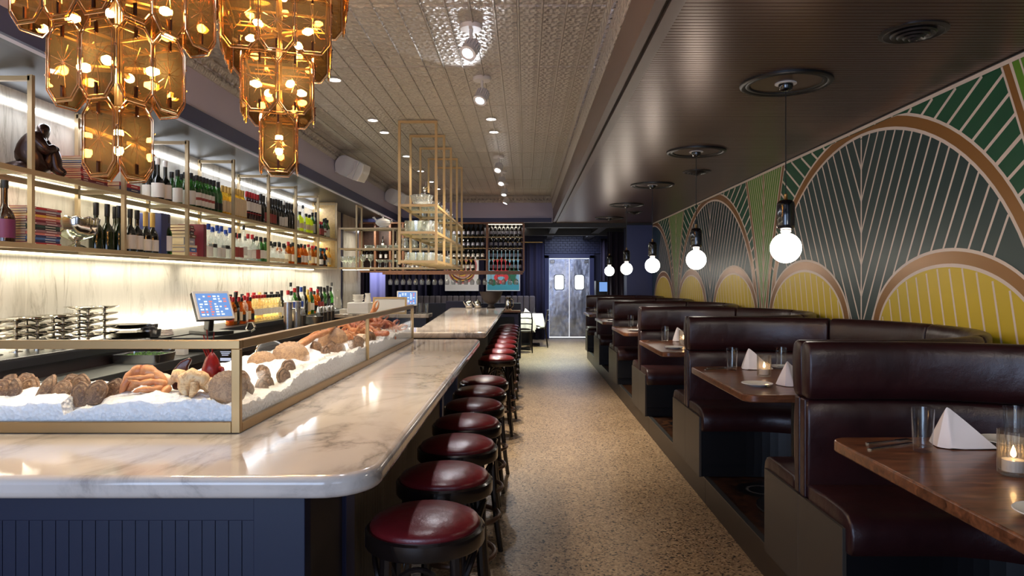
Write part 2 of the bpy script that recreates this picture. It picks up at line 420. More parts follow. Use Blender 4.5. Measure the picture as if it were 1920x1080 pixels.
# ---------------------------------------------------------------- room shell
ZC, ZT, XS, XB, XW, YE = 2.70, 3.22, -2.45, 0.545, 2.55, 13.86
struct(MB().box(-5.2, -2.2, -0.1, 4.2, 19.2, 0).build('floor', 'terrazzo'))
struct(MB().box(-3.35, -2.2, 0, -3.15, 11.75, 3.4).build('wall_left', 'fascia_paint'))
struct(MB().box(XW, -2.2, 0, XW+0.2, YE, 3.0).build('wall_right', 'mural_teal'))
struct(MB().box(-5.2, 18.75, 0, 0.55, 18.95, 3.4).box(1.8, 18.75, 0, 4.2, 18.95, 3.4).box(0.55, 18.75, 2.24, 1.8, 18.95, 3.4).build('wall_back', 'navy_dark'))
struct(MB().box(-5.4, 11.75, 0, -5.2, 18.95, 3.4).box(-5.2, 11.75, 0, -3.15, 11.95, 3.4).build('wall_far_left', 'navy_dark'))
struct(MB().box(4.2, YE, 0, 4.4, 18.95, 3.4).box(XW, YE, 0, 4.2, YE+0.1, 3.4).build('wall_far_right', 'navy_dark'))
# street wall behind the viewer, with its window openings
fw = MB().box(-3.35, -2.2, 0, XW+0.2, -2.05, 0.55).box(-3.35, -2.2, 2.55, XW+0.2, -2.05, 3.4)
for a, b in ((-3.35, -2.95), (-0.25, 0.6), (2.35, XW+0.2)): fw.box(a, -2.2, 0.55, b, -2.05, 2.55)
struct(fw.build('wall_front', 'navy_dark'))
# marble slabs of the back bar wall
mw = thing('wall_cladding', None, None); mw['kind'] = 'structure'
ys = [-1.0, 0.9, 2.4, 3.95, 5.5, 7.05, 8.6, 10.15, 11.75]
for i in range(len(ys)-1):
    MB().box(-3.15, ys[i]+.002, 0.9, -3.128, ys[i+1]-.002, ZC).build('marble_slab', 'marble_wall', mw)
# ceilings
tin = thing('ceiling', None, None); tin['kind'] = 'structure'
MB().box(XS-.05, -2.2, ZT+.02, XB+.05, YE, ZT+.12).build('ceiling_deck', 'fascia_paint', tin)
def tin_tile():
    b = MB(); wx, ly = 0.5985, 1.2
    b.box(0.001, 0.001, 0, wx-.001, ly-.001, 0.012)
    for i in range(4):
        x = 0.002+i*wx/4; b.prism([(x, 0), (x+.004, -.009), (x+.011, -.009), (x+.016, 0)], 0.002, ly-.002, lambda a, c, e: (a, e, c))
    for y in (0.004, ly-.012): b.prism([(y, 0), (y+.004, -.004), (y+.008, 0)], 0.002, wx-.002, lambda a, c, e: (e, a, c))
    return b.mesh('tin_tile', 'pressed_tin')
tm = tin_tile()
x0 = XS; nx = 5; 
for i in range(nx):
    for j in range(10): link('tin_tile', tm, tin, (x0+i*0.5990, 1.86+j*1.2, ZT))
MB().box(XS, -2.2, ZT, XB, 1.85, ZT+.012).build('ceiling_panel', 'pressed_tin', tin)
# cornice along both sides and the far end of the tin ceiling
def cornice(name, prof, place, y0, y1, bead=None):
    t = thing(name, None, None); t['kind'] = 'structure'
    b = MB(); b.prism(prof, y0, y1, place); b.build('cornice_moulding', 'pressed_tin', t)
    if bead:
        k = MB(); u, z, n = bead
        for i in range(n):
            y = y0+(i+.5)*(y1-y0)/n
            k.add([place(u-.012, z-.02, y-.016), place(u+.02, z-.03, y), place(u-.012, z-.02, y+.016), place(u-.012, z+.03, y), place(u+.010, z, y)],
                  [(0, 1, 4), (1, 2, 4), (2, 3, 4), (3, 0, 4)])
        o = k.build('cornice_beads', 'pressed_tin', t); o['kind'] = 'stuff'
    return t
prof = [(0, ZT), (0, ZT-.13), (.012, ZT-.13), (.02, ZT-.115), (.03, ZT-.1), (.036, ZT-.06), (.06, ZT-.022), (.075, ZT-.018), (.075, ZT)]
cornice('trim_1', prof, lambda u, z, y: (XS+u, y, z), 1.5, 13.7, (.045, ZT-.06, 150))
prof2 = [(0, ZT), (0, ZT-.25), (.006, ZT-.25), (.012, ZT-.235), (.016, ZT-.20), (.03, ZT-.08), (.045, ZT-.03), (.05, ZT-.02), (.05, ZT)]
cornice('trim_2', prof2, lambda u, z, y: (XB-u, y, z), 1.5, 13.7, (.030, ZT-.10, 150))
cornice('trim_3', prof, lambda u, z, x: (x, 13.70-u, z), XS, XB, (.045, ZT-.06, 40))
# left soffit over the shelves and its painted face
struct(MB().box(-3.15, -2.2, ZC, XS-.02, 13.9, ZC+.04).build('ceiling_2', 'soffit_dark'))
fx = thing('wall_fascia', None, None); fx['kind'] = 'structure'
MB().box(XS-.04, -2.2, ZC-.02, XS, 13.7, ZT+.02).build('fascia_board', 'fascia_paint', fx)
MB().box(XS, -2.2, ZC-.02, XS+.025, 13.7, ZC+.10).build('fascia_trim', 'navy_trim', fx)
MB().box(XS-.10, -2.2, ZC-.012, XS-.05, 13.7, ZC).build('fascia_groove', 'black_paint', fx)
bk = thing('wall_bulkhead', None, None); bk['kind'] = 'structure'
MB().box(XS, 13.7, ZC, XB, 13.78, ZT+.02).build('fascia_board', 'fascia_paint', bk)
MB().box(XS, 13.66, ZC, XB-.03, 13.7, ZC+.085).build('fascia_trim', 'navy_trim', bk)
# beam between the two ceilings
bm_ = thing('ceiling_beam', None, None); bm_['kind'] = 'structure'
MB().box(XB, -2.2, ZC, XB+.045, 13.7, ZT+.02).build('beam_face', 'beam_brown', bm_)
MB().box(XB+.045, -2.2, ZC+.02, XB+.068, 13.9, ZC+.06).build('beam_slot', 'black_paint', bm_)
MB().box(XB+.068, -2.2, ZC, XB+.130, 13.9, ZC+.06).build('beam_soffit', 'beam_brown', bm_)
MB().box(XB+.01, -2.2, ZC+.06, XB+.14, 13.9, ZC+.1).build('beam_core', 'beam_brown', bm_)
# beaded ceiling over the booths
bc = MB(); y = 1.0; p = 0.0372; xa, xb = XB+.130, XW
vs = []
while y < YE:
    for yy, zz in ((y, ZC), (y+p-.007, ZC), (y+p-.0055, ZC+.005), (y+p-.001, ZC+.005)):
        vs.append((yy, zz))
    y += p
pts = [(xa, a, b) for a, b in vs]+[(xb, a, b) for a, b in vs]; n = len(vs)
bc.add(pts, [(i, i+1, n+i+1, n+i) for i in range(n-1)])
rc = thing('ceiling_3', None, None); rc['kind'] = 'structure'
tag(bc.build('ceiling_beads', 'bead_ceiling', rc, recalc=False), kind='stuff')
MB().box(xa, -2.2, ZC+.006, xb, 1.0, ZC+.05).box(xa, 1.0, ZC+.012, xb, YE, ZC+.05).build('ceiling_deck', 'bead_ceiling', rc)
# the lower ceiling beyond and its beams
struct(MB().box(-5.2, 13.78, 2.86, 4.2, 18.75, 2.96).build('ceiling_4', 'soffit_dark'))
cb = thing('ceiling_beams', None, None); cb['kind'] = 'structure'
MB().box(-5.2, 13.9, 2.62, 4.2, 14.15, 2.86).build('ceiling_beam', 'soffit_dark', cb)
MB().box(-5.2, 16.3, 2.62, 4.2, 16.5, 2.86).build('ceiling_beam', 'soffit_dark', cb)
MB().box(1.55, 14.15, 2.66, 1.72, 18.7, 2.86).build('ceiling_beam', 'soffit_dark', cb)
MB().box(0.55, 14.15, 2.66, 0.70, 18.7, 2.86).build('ceiling_beam', 'soffit_dark', cb)
# raised platform of the booths
KX, KZ = 1.232, 0.178
pf = thing('floor_platform', None, None); pf['kind'] = 'structure'
MB().box(KX+.02, 0.3, 0, XW, YE, KZ-.004).build('platform_top', 'platform_tile', pf)
kb = [0.3, 2.6, 4.75, 6.9, 9.05, 11.2, 12.5, YE]
for i in range(len(kb)-1): MB().box(KX, kb[i]+.001, 0, KX+.02, kb[i+1]-.001, KZ).build('kerb_board', 'kerb_brown', pf, bevel=.003)
MB().box(KX-.004, 0.3, KZ-.004, KX+.03, YE, KZ+.003).build('kerb_nosing', 'dark_steel', pf)

# ---------------------------------------------------------------- painted mural on the right wall
def mural():
    b = MB(); xw = XW-.004; lay = [0]; cnt_ = [0]
    def poly(pts, k):
        b.k = k; cnt_[0] += 1; x = xw-lay[0]*.0004-(cnt_[0] % 97)*.000003
        b.add([(x, d, z) for d, z in pts], [tuple(range(len(pts)))])
    E, T, G, Y_, O, W = range(6)
    z0, z1, d0, d1 = 0.30, ZC-.004, 1.0, YE-.005
    zt = 2.668
    poly([(d0, z0), (d1, z0), (d1, z1), (d0, z1)], E)
    palms = [3.10, 7.40, 11.70]; darks = [0.95, 5.25, 9.55, 13.86]; yel = [2.03, 4.18, 6.33, 8.48, 10.63, 12.78]
    def line(p, q, w, k=W, zmax=zt):
        (a, b1), (c, e) = p, q; dx, dz = c-a, e-b1; l = math.hypot(dx, dz)
        if l < .01: return
        nx_, nz = -dz/l*w/2, dx/l*w/2
        poly([(a+nx_, b1+nz), (c+nx_, e+nz), (c-nx_, e-nz), (a-nx_, b1-nz)], k)
    lay[0] = 1
    for pc in palms:                          # diagonals either side of each palm
        for s in (-1, 1):
            for i in range(-1, 16):
                q = .06+i*.235                 # where the line meets the ceiling, measured from the palm
                a, za, c = q, zt, q+2.2
                if a < .05: za -= (.05-a)*.62; a = .05
                zc = zt-(c-q)*.62
                if c > 2.15: zc += (c-2.15)*.62; c = 2.15
                dd1, dd2 = pc+s*a, pc+s*c
                if c > a and min(dd1, dd2) > d0 and max(dd1, dd2) < d1+.4: line((dd1, za), (min(dd2, d1), zc), .021)
            for i in range(1, 7):              # lines that leave the palm itself, below the ceiling
                za = zt-i*.146; line((pc+s*.05, za), (pc+s*2.15, za-2.1*.62), .021)
    def arch(c, a, bb, zb, ztop, k, n=48):
        pts = []
        for i in range(n+1):
            t = PI*i/n; d = c+a*math.cos(t); z = zb+bb*math.sin(t)
            d = min(max(d, d0), d1); pts.append((d, min(z, ztop)))
        poly(pts, k)
    def inside(c, a, bb, zb, d):
        q = 1-((d-c)/a)**2
        return zb+bb*math.sqrt(q) if q > 0 else None
    L0 = 2
    for c in darks:
        for j, (g, k) in enumerate(((.115, W), (.095, O), (.022, W), (0, T))):
            lay[0] = L0+j; arch(c, 1.86+g, 1.52+g, 1.10, zt-.001*(3-j), k)
        lay[0] = L0+4; a, bb, zb = 1.86, 1.52, 1.10
        for s in (-1, 1):
            for i in range(0, 17):             # slanted veins: from the midrib up and out to the arch
                zv = 2.61-.24*i; d = 0; pts = None
                # walk outwards until the arch
                e = 0; top = None
                while e < 1.86:
                    zz = zv+e*1.95; lim = inside(0, a, bb, zb, e)
                    lim = min(lim, zt) if lim else 0
                    if zz >= lim: top = (e, lim); break
                    e += .01
                if top is None: continue
                st = 0.0 if zv > 0.9 else (0.9-zv)/1.95
                if top[0] <= st: continue
                p, q = c+s*st, c+s*top[0]
                if min(p, q) < d0 or max(p, q) > d1: continue
                line((p, zv+st*1.95), (q, top[1]), .017)
        if d0 < c < d1-.02: line((c, .9), (c, 2.60), .019)
    lay[0] = 8
    for c in palms:
        def hw(z):
            t = max(0, (z-1.27)/1.41); return .10+.475*t**1.2
        zs = [1.0+.0556*i for i in range(31)]
        for j, (g, k) in enumerate(((.04, W), (.024, O), (-.026, W), (-.042, G))):
            lay[0] = 8+j; zz = [min(z, zt) for z in zs]
            poly([(c-hw(z)-g, z) for z in zz]+[(c+hw(z)+g, z) for z in reversed(zz)], k)
        lay[0] = 12
        for s in (-1, 1):
            for i in range(0, 10):
                zv = 2.45-.165*i; e = 0
                while True:
                    z = zv+e*2.6
                    if z > zt or e > hw(z)-.035: break
                    e += .005
                if e > .02: line((c, zv), (c+s*e, zv+e*2.6), .012)
        line((c, 1.0), (c, zt), .050)
        lay[0] = 12.6; line((c, 1.0), (c, zt), .030, O)
    for c in yel:
        for j, (g, k) in enumerate(((.115, W), (.095, O), (.022, W), (0, Y_))):
            lay[0] = 13+j; arch(c, .80+g, .465+g, 1.145, 3, k); 
            if True: poly([(c-.80-g, 1.15), (c+.80+g, 1.15), (c+.80+g, .6), (c-.80-g, .6)], k)
        lay[0] = 17
        for i in range(-8, 12):
            d = c+i*.122; pts = []
            for q in range(0, 40):
                z = 0.8+q*.025; dd = d+(z-1.2)*.22+ .05*(z-1.2)**2
                lim = inside(c, .80, .465, 1.145, dd)
                if lim and z < lim: pts.append((dd, z))
            if len(pts) > 1: line(pts[0], pts[-1], .016)
    lay[0] = 19; b.k = W
    poly([(d0, zt), (d1, zt), (d1, z1), (d0, z1)], W)
    o = b.build('mural', ['mural_emerald', 'mural_teal', 'mural_green', 'mural_yellow', 'mural_gold', 'mural_white'], recalc=False)
    return tag(o, 'painted palm leaf mural in green, teal and yellow along the booth wall', 'mural')
mural()
MB().box(XW-.02, 1.0, ZC-.008, XW, YE, ZC-.001).build('trim_4', 'black_paint')['kind'] = 'structure'

# ---------------------------------------------------------------- booths
BC = [1.96+2.15*i for i in range(6)]
HB, XR, RC, X0B = 1.074, XW-.03, 1.0, 1.205
def u_samples(part):
    xc = XR-RC; yc = HB-RC; out = []
    def arc(cy, a0, a1, n=12):
        for i in range(n+1):
            a = math.radians(a0+(a1-a0)*i/n); out.append(((xc+RC*math.cos(a), cy+RC*math.sin(a)), (-math.cos(a), -math.sin(a))))
    sa = [((X0B+(xc-X0B)*i/4, HB), (0, -1)) for i in range(4)]; sb_ = [((xc-(xc-X0B)*i/4, -HB), (0, 1)) for i in range(1, 5)]
    if part == 0: out += sa; arc(yc, 90, 48.6, 8)
    if part == 1: arc(yc, 47.8, 2.4, 9)
    if part == 2: arc(yc, 1.6, 0, 1); arc(-yc, 0, -47, 9)
    if part == 3: arc(-yc, -47.8, -90, 8); out += sb_
    return out
def sweep_u(b, samples, prof, rnd=.012):
    cu = sum(p[0] for p in prof)/len(prof); cz = sum(p[1] for p in prof)/len(prof)
    rs = []
    def ring(P, Nn, k, along=(0, 0)):
        return [(P[0]+Nn[0]*(cu+(u-cu)*k)+along[0], P[1]+Nn[1]*(cu+(u-cu)*k)+along[1], cz+(z-cz)*k) for u, z in prof]
    m = len(samples)
    def tang(i, j):
        a = Vector(samples[j][0])-Vector(samples[i][0]); return a.normalized()
    t0 = tang(0, 1); t1 = tang(m-2, m-1)
    for i, (P, Nn) in enumerate(samples):
        if i == 0 and rnd:
            rs.append(ring(P, Nn, .86)); rs.append(ring(P, Nn, .96, t0*rnd*.3)); rs.append(ring(P, Nn, 1, t0*rnd)); continue
        if i == m-1 and rnd:
            rs.append(ring(P, Nn, 1, -t1*rnd)); rs.append(ring(P, Nn, .96, -t1*rnd*.3)); rs.append(ring(P, Nn, .86)); continue
        rs.append(ring(P, Nn, 1))
    return b.rings(rs)
Pback = [(.004, .44), (.004, .83), (.05, .836), (.068, .82), (.078, .76), (.081, .66), (.076, .55), (.064, .46)]
Phead = [(.004, .845), (.004, 1.06), (.012, 1.078), (.03, 1.086), (.062, 1.084), (.082, 1.07), (.093, 1.03), (.097, .97), (.093, .90), (.082, .85), (.062, .838)]
Pseat = [(.055, .40), (.055, .474), (.25, .482), (.39, .480), (.435, .468), (.462, .44), (.474, .40), (.470, .35), (.455, .322), (.435, .318), (.425, .34), (.42, .40)]
Pbase = [(.004, 0), (.004, .40), (.42, .40), (.42, .09), (.40, .085), (.40, 0)]
bwords = ['nearest', 'second', 'third', 'fourth', 'fifth', 'farthest']
def make_booth():
    t = thing('booth_bench', '', 'booth', (0, BC[0], KZ), 0, 'leather booths along the mural wall')
    for k in range(4):
        sweep_u(MB(), u_samples(k), Pback).build('backrest', 'oxblood_leather', t, 50)
        sweep_u(MB(), u_samples(k), Phead).build('head_roll', 'oxblood_leather', t, 50)
        sweep_u(MB(), u_samples(k), Pseat).build('seat_cushion', 'oxblood_leather', t, 50)
    b = MB(); 
    for k in range(4): sweep_u(b, u_samples(k), Pbase, 0)
    b.build('base', 'booth_base', t)
    for s in (-1, 1):
        ya, yb = sorted((s*(HB-.425), s*(HB+.0004)))
        MB().box(X0B-.012, ya, 0.004, X0B+.004, yb, .415).build('side_panel', 'panel_grey', t, bevel=.001)
        ya, yb = sorted((s*(HB-.055), s*(HB-.004)))
        MB().box(X0B-.006, ya, .415, X0B+.02, yb, .84).build('end_welt', 'oxblood_leather', t, bevel=.006)
    return t
booth = make_booth()
for i, y in enumerate(BC):
    lab = f'U-shaped oxblood leather booth, {bwords[i]} along the mural wall from the front'
    if i == 0: booth['label'] = lab
    else: dup(booth, (0, y, KZ), label=lab)

# ---------------------------------------------------------------- tables and what stands on them
TX0, TX1, TZ, TW = 1.115, 2.16, .77, .60     # table left end, right end, height above the platform, half width
def make_table():
    t = thing('dining_table', '', 'table', (0, BC[0], KZ), 0, 'booth tables')
    MB().prism(rrect(TX0, -TW, TX1, TW, .07, 5), TZ-.04, TZ).build('tabletop', 'oak_table', t, 40, bevel=.006)
    MB().lathe([(.042, .02), (.042, TZ-.06)], 14, (1.62, 0, 0)).build('post', 'black_paint', t, 40)
    MB().lathe([(.24, 0), (.24, .012), (.19, .022), (.05, .03), (.042, .06)], 24, (1.62, 0, 0)).build('table_base', 'black_paint', t, 40)
    MB().box(1.4, -.2, TZ-.06, 1.84, .2, TZ-.04).build('mount_plate', 'black_paint', t)
    return t
table = make_table()
tabs = []
for i, y in enumerate(BC):
    lab = f'oak table on a black post in the {bwords[i]} leather booth'
    if i == 0: table['label'] = lab
    else: dup(table, (0, y, KZ), label=lab)
def napkin_mesh():
    b = MB(); n = 9                      # a linen square folded into a standing peak with one trailing corner
    def P(u, v):
        x = (u-.5)*.30; peak = math.exp(-((u-.30)/.16)**2)*.145*(1-v*.85)
        y = (v-.5)*.15*(1-.2*u); z = .006+peak*(1-.15*u)+.02*math.exp(-((u-.8)/.3)**2)*(1-v)
        return (x, y+.02*math.sin(u*5), z)
    top = [[P(i/n, j/n) for j in range(n+1)] for i in range(n+1)]
    vs = [p for r in top for p in r]+[(p[0]*.985, p[1]*.985, max(.001, p[2]-.005)) for r in top for p in r]; k = (n+1)**2
    fs = []
    for i in range(n):
        for j in range(n):
            a = i*(n+1)+j; fs.append((a, a+1, a+n+2, a+n+1)); fs.append((k+a, k+a+n+1, k+a+n+2, k+a+1))
    edge = [i*(n+1) for i in range(n+1)]+[n*(n+1)+j for j in range(1, n+1)]+[i*(n+1)+n for i in range(n-1, -1, -1)]+[j for j in range(n-1, 0, -1)]
    for q in range(len(edge)): a, c = edge[q], edge[(q+1) % len(edge)]; fs.append((a, c, k+c, k+a))
    return b.add(vs, fs).mesh('napkin', 'linen', 60)
NAP = None
def peak_napkin():
    """two crossing folded wings: a tall triangular peak seen from the aisle"""
    b = MB()
    A = (0, 0, .145); base = [(-.055, -.045, 0), (-.012, -.075, 0), (.16, -.05, .002), (.175, .02, .002), (.05, .06, 0), (-.05, .05, 0)]
    ridge = [(-.01, -.005, .135), (.0, 0, .148), (.03, .004, .125), (.085, .0, .06), (.15, -.012, .012)]
    vs = base+ridge
    fs = [(0, 1, 6), (1, 7, 6), (1, 2, 8), (1, 8, 7), (2, 9, 8), (2, 10, 9), (2, 3, 10), (3, 4, 9), (3, 9, 10), (4, 8, 9), (4, 5, 7), (4, 7, 8), (5, 6, 7), (5, 0, 6), (0, 5, 4, 3, 2, 1)]
    b.add(vs, fs); return b
def add_sub(o, lv=2):
    m = o.modifiers.new('smooth', 'SUBSURF'); m.levels = lv; m.render_levels = lv; return o
nap_me = peak_napkin().mesh('napkin', 'linen', 35)
ca = nap_me.attributes.new('crease_edge', 'FLOAT', 'EDGE'); ca.data.foreach_set('value', [0.72]*len(nap_me.edges))
tumbler_p = [(.0, .004), (.028, .004), (.030, .010), (.036, .148), (.0345, .148), (.0285, .022), (0, .020)]
def tumbler_me(name, m, r=1, h=1, n=20, rib=0):
    wob = (lambda a, z: 1+rib*math.cos(a*18)) if rib else None
    return MB().lathe([(x*r, z*h) for x, z in tumbler_p], n if not rib else 72, wob=wob).mesh(name, m, 40)
tum = tumbler_me('water_glass', 'clear_glass')
plate_p = [(0, .004), (.045, .003), (.05, 0), (.055, .004), (.082, .012), (.085, .014), (.083, .016), (.055, .009), (.0, .008)]
plate_me = MB().lathe(plate_p, 28).mesh('side_plate', 'white_ceramic', 50)
vot_me = MB().lathe([(0, 0), (.036, 0), (.040, .006), (.0405, .132), (.036, .132), (.0355, .012), (0, .010)], 96, wob=lambda a, z: 1+.035*math.cos(a*24)).mesh('votive_glass', 'votive_glass', 60)
TTOP = KZ+TZ
def on_table(i, kind, x, y, lab, rz=0, grp=None):
    p = (x, BC[i]+y, TTOP+.0005)
    if kind == 'glass': o = link('water_glass', tum, None, p); tag(o, lab, 'glass', grp)
    elif kind == 'plate': o = link('side_plate', plate_me, None, p); tag(o, lab, 'plate', grp)
    elif kind == 'napkin': o = link('napkin', nap_me, None, p, (0, 0, rz)); o.scale = (.92, .92, .95); add_sub(o, 2); tag(o, lab, 'napkin', grp)
    elif kind == 'votive':
        o = thing('candle_votive', lab, 'candle holder', p, 0, grp)
        link('glass_cup', vot_me, o)
        MB().lathe([(0, .012), (.030, .012), (.030, .045), (0, .046)], 16).build('wax', 'white_ceramic', o, 40)
        f = MB().lathe([(0, .05), (.007, .056), (.008, .064), (.004, .078), (0, .088)], 8).build('flame', 'candle_glow', o, True)
    elif kind == 'knife':
        o = MB().prism([(-.11, -.008), (-.02, -.007), (0, -.010), (.10, -.009), (.118, 0), (.10, .008), (-.02, .006), (-.11, .008)], 0, .004).build('table_knife', 'steel', None, loc=p, rot=(0, 0, rz)); tag(o, lab, 'knife', grp)
    elif kind == 'fork':
        b = MB().prism([(-.10, -.007), (-.02, -.005), (.03, -.005), (.045, -.012), (.062, -.012), (.062, .012), (.045, .012), (.03, .005), (-.02, .005), (-.10, .007)], 0, .004)
        for q in (-.0105, -.0035, .0035, .0105): b.box(.062, q-.0018, 0, .098, q+.0018, .004)
        o = b.build('table_fork', 'steel', None, loc=p, rot=(0, 0, rz)); tag(o, lab, 'fork', grp)
    return o
for i in range(6):
    bw = bwords[i]; s = f'the {bw} booth table'
    on_table(i, 'glass', 1.335, .37, f'clear straight water glass beside the far napkin on {s}')
    on_table(i, 'napkin', 1.475, .465, f'white folded napkin standing behind the aisle-side glass of {s}', -.15)
    on_table(i, 'plate', 1.70, .50, f'white side plate at the far edge of {s}')
    on_table(i, 'knife', 1.27, .45, f'silver knife lying beside the far water glass on {s}', .45)
    on_table(i, 'fork', 1.30, .52, f'silver fork lying next to the knife on {s}', .35)
    on_table(i, 'votive', 1.45, .10, f'ribbed glass candle votive in the middle of {s}')
    on_table(i, 'glass', 1.66, .39, f'clear water glass behind the candle on {s}')
    on_table(i, 'plate', 1.28, -.28, f'white side plate at the near edge of {s}')
    if i: on_table(i, 'napkin', 1.45, -.27, f'white folded napkin at the near edge of {s}', .35)

# ---------------------------------------------------------------- pendants, medallions, vents of the booth ceiling
PX = 1.54
def make_medal():
    t = thing('ceiling_medallion', '', 'ceiling medallion', (PX, 0, ZC), 0, 'round medallions above the pendants')
    MB().lathe([(.262, 0), (.262, -.012), (.250, -.020), (.236, -.016), (.228, -.010), (.218, -.014), (.206, -.012), (.200, 0)], 48).build('ring', 'black_paint', t, 50)
    MB().lathe([(.199, -.001), (.199, -.004), (0, -.005)], 40).build('disc', 'bead_ceiling', t, 40)
    return t
def make_pendant():
    t = thing('pendant_lamp', '', 'pendant lamp', (PX, 0, ZC), 0, 'globe pendants over the booth tables')
    MB().lathe([(.062, -.005), (.062, -.010), (.0, -.010)], 24).build('canopy_plate', 'white_paint', t, 40)
    MB().lathe([(.042, -.010), (.042, -.024), (.036, -.042), (.018, -.050), (0, -.050)], 20).build('canopy', 'black_gloss', t, 40)
    MB().tube([(0, 0, -.05), (0, 0, -.66)], .0032, 6).build('cord', 'black_paint', t)
    MB().lathe([(.004, -.655), (.011, -.662), (.011, -.690), (.014, -.694)], 10).build('cord_grip', 'brass', t, 40)
    MB().lathe([(.016, -.692), (.038, -.698), (.049, -.712), (.052, -.73), (.052, -.842), (.049, -.858), (.040, -.868), (.030, -.872)], 24).build('lamp_holder', 'black_gloss', t, 50)
    MB().lathe([(.030, -.870), (.030, -.884), (.018, -.888), (.018, -.900)], 16).build('collar', 'white_paint', t, 40)
    R = .089; zc = -.978
    MB().lathe([(max(.001, R*math.sin(PI*i/16)), zc+R*math.cos(PI*i/16)) for i in range(17)], 28).build('globe', 'globe_glow', t, 60)
    return t
med = make_medal(); pen = make_pendant()
for i in range(6):
    y = 4.10+2.15*(i-1)
    l1 = f'round dark ceiling medallion above the {bwords[i]} globe pendant'; l2 = f'globe pendant with glossy black holder over the {bwords[i]} booth table'
    if i == 0: med.location.y = y; pen.location.y = y; med['label'] = l1; pen['label'] = l2
    else: dup(med, (PX, y, ZC), label=l1); dup(pen, (PX, y, ZC), label=l2)
vent = thing('ceiling_vent', '', 'air vent', (1.83, 3.27, ZC), 0, 'round air diffusers in the dark ceiling')
for k, r in enumerate((.135, .10, .072, .046, .022)):
    MB().lathe([(r, -.004-.008*k), (r-.006, -.012-.008*k), (r-.026, -.004-.004*k), (r-.022, 0)], 32).build('louvre_ring', 'vent_black', vent, 50)
MB().lathe([(.15, 0), (.15, -.006), (.128, -.010), (.122, 0)], 32).build('rim', 'vent_black', vent, 50)
vent['label'] = 'round dark air diffuser nearest to the viewer in the beaded ceiling'
dup(vent, (1.83, 7.40, ZC), label='round dark air diffuser beyond the second pendant from the front')
dup(vent, (1.83, 11.65, ZC), label='round dark air diffuser farthest down the beaded ceiling')

# ---------------------------------------------------------------- bar stools
def make_stool():
    t = thing('bar_stool', '', 'bar stool', (0, 0, 0), 0, None); R = .19
    MB().lathe([(.172, .735), (.176, .752), (.168, .764), (.14, .778), (.09, .789), (.04, .794), (0, .795)], 36).build('seat_cushion', 'red_leather', t, 60)
    MB().lathe([(.150, .690), (.186, .690), (.190, .696), (.190, .738), (.184, .745), (.172, .744), (.150, .74)], 36).build('seat_ring', 'black_wood', t, 40)
    for k in range(4):
        a = PI/4+k*PI/2; c, s = math.cos(a), math.sin(a)
        pts = [(c*r, s*r, z) for r, z in ((.150, .70), (.155, .55), (.168, .35), (.19, .15), (.215, 0))]
        MB().tube(pts, [.018, .018, .0175, .017, .015], 8).build('leg', 'black_wood', t, True)
    for k in range(4):
        a0 = PI/4+k*PI/2; pts = []
        for q in range(11):
            u = q/10; a = a0+u*PI/2; rr = .150+.012*math.sin(PI*u); z = .50+.165*math.sin(PI*u)**.7
            pts.append((rr*math.cos(a)/1.0, rr*math.sin(a), z))
        MB().tube(pts, .0085, 6).build('bentwood_arch', 'black_wood', t, True)
        # outer curved brace hugging each leg
    MB().tube([(.175*math.cos(2*PI*q/28), .175*math.sin(2*PI*q/28), .245) for q in range(28)], .013, 8, True).build('foot_ring', 'ring_wood', t, True)
    return t
st = make_stool()
near = [2.225+.525*i for i in range(7)]; far = [6.96+.635*i for i in range(9)]
for i, y in enumerate(near+far):
    if i < 7: lab = ('nearest red leather bar stool at the front marble counter' if i == 0 else f'{ORD[i]} red leather bar stool from the front at the near marble counter')
    else: lab = f'{ORD[i-7]} red leather bar stool along the far marble counter'
    x = -.32 if i < 7 else -.285; rz = random.uniform(-.25, .25)
    g = 'stools at the near counter' if i < 7 else 'stools at the far counter'
    if i == 0: st.location = (x, y, 0); st['label'] = lab; st['group'] = g
    else: dup(st, (x, y, 0), rz, lab, g)

# ---------------------------------------------------------------- the bar counters
ZB = 1.07; EX = -.355
def counter(name, poly, lab):
    o = MB().prism(poly, ZB-.054, ZB).build(name, 'marble_top', None, 40, bevel=.018, seg=4)
    return tag(o, lab, 'counter top')
r = .13
def L_poly():
    pts = []
    for i in range(9): a = math.radians(-90+90*i/8); pts.append((EX-r+r*math.cos(a), 1.60+r+r*math.sin(a)))
    for i in range(6): a = math.radians(90*i/5); pts.append((EX-.07+.07*math.cos(a), 5.47-.07+.07*math.sin(a)))
    return pts+[(-1.45, 5.47), (-1.45, 2.70), (-3.1, 2.70), (-3.1, 1.60)]
counter('marble_counter', L_poly(), 'L-shaped white marble counter top under the seafood case')
def far_poly():
    pts = []
    for i in range(6): a = math.radians(-90+90*i/5); pts.append((EX-.07+.07*math.cos(a), 6.22+.07+.07*math.sin(a)))
    for i in range(6): a = math.radians(90*i/5); pts.append((EX-.05+.05*math.cos(a), 12.2-.05+.05*math.sin(a)))
    return pts+[(-1.32, 12.2), (-1.05, 6.9), (-1.7, 6.88), (-1.7, 6.22)]
counter('marble_counter', far_poly(), 'far marble counter top running towards the wine rack')
bb = thing('bar_counter', 'navy panelled bar front under the near marble counter', 'bar counter')
FY = 1.90
MB().box(-3.1, FY+.02, 0, -.665, 2.62, ZB-.054).box(-1.4, 2.62, 0, -.665, 5.35, ZB-.054).build('carcass', 'espresso_paint', bb)
MB().box(-3.1, FY-.028, .935, -.585, FY+.02, ZB-.055).build('apron', 'navy_paint', bb, bevel=.002)
MB().box(-3.1, FY-.006, .868, -.74, FY+.02, .935).build('top_rail', 'navy_paint', bb, bevel=.002)
MB().box(-.74, FY-.014, 0, -.60, FY+.04, .935).build('pilaster', 'navy_paint', bb, bevel=.002)
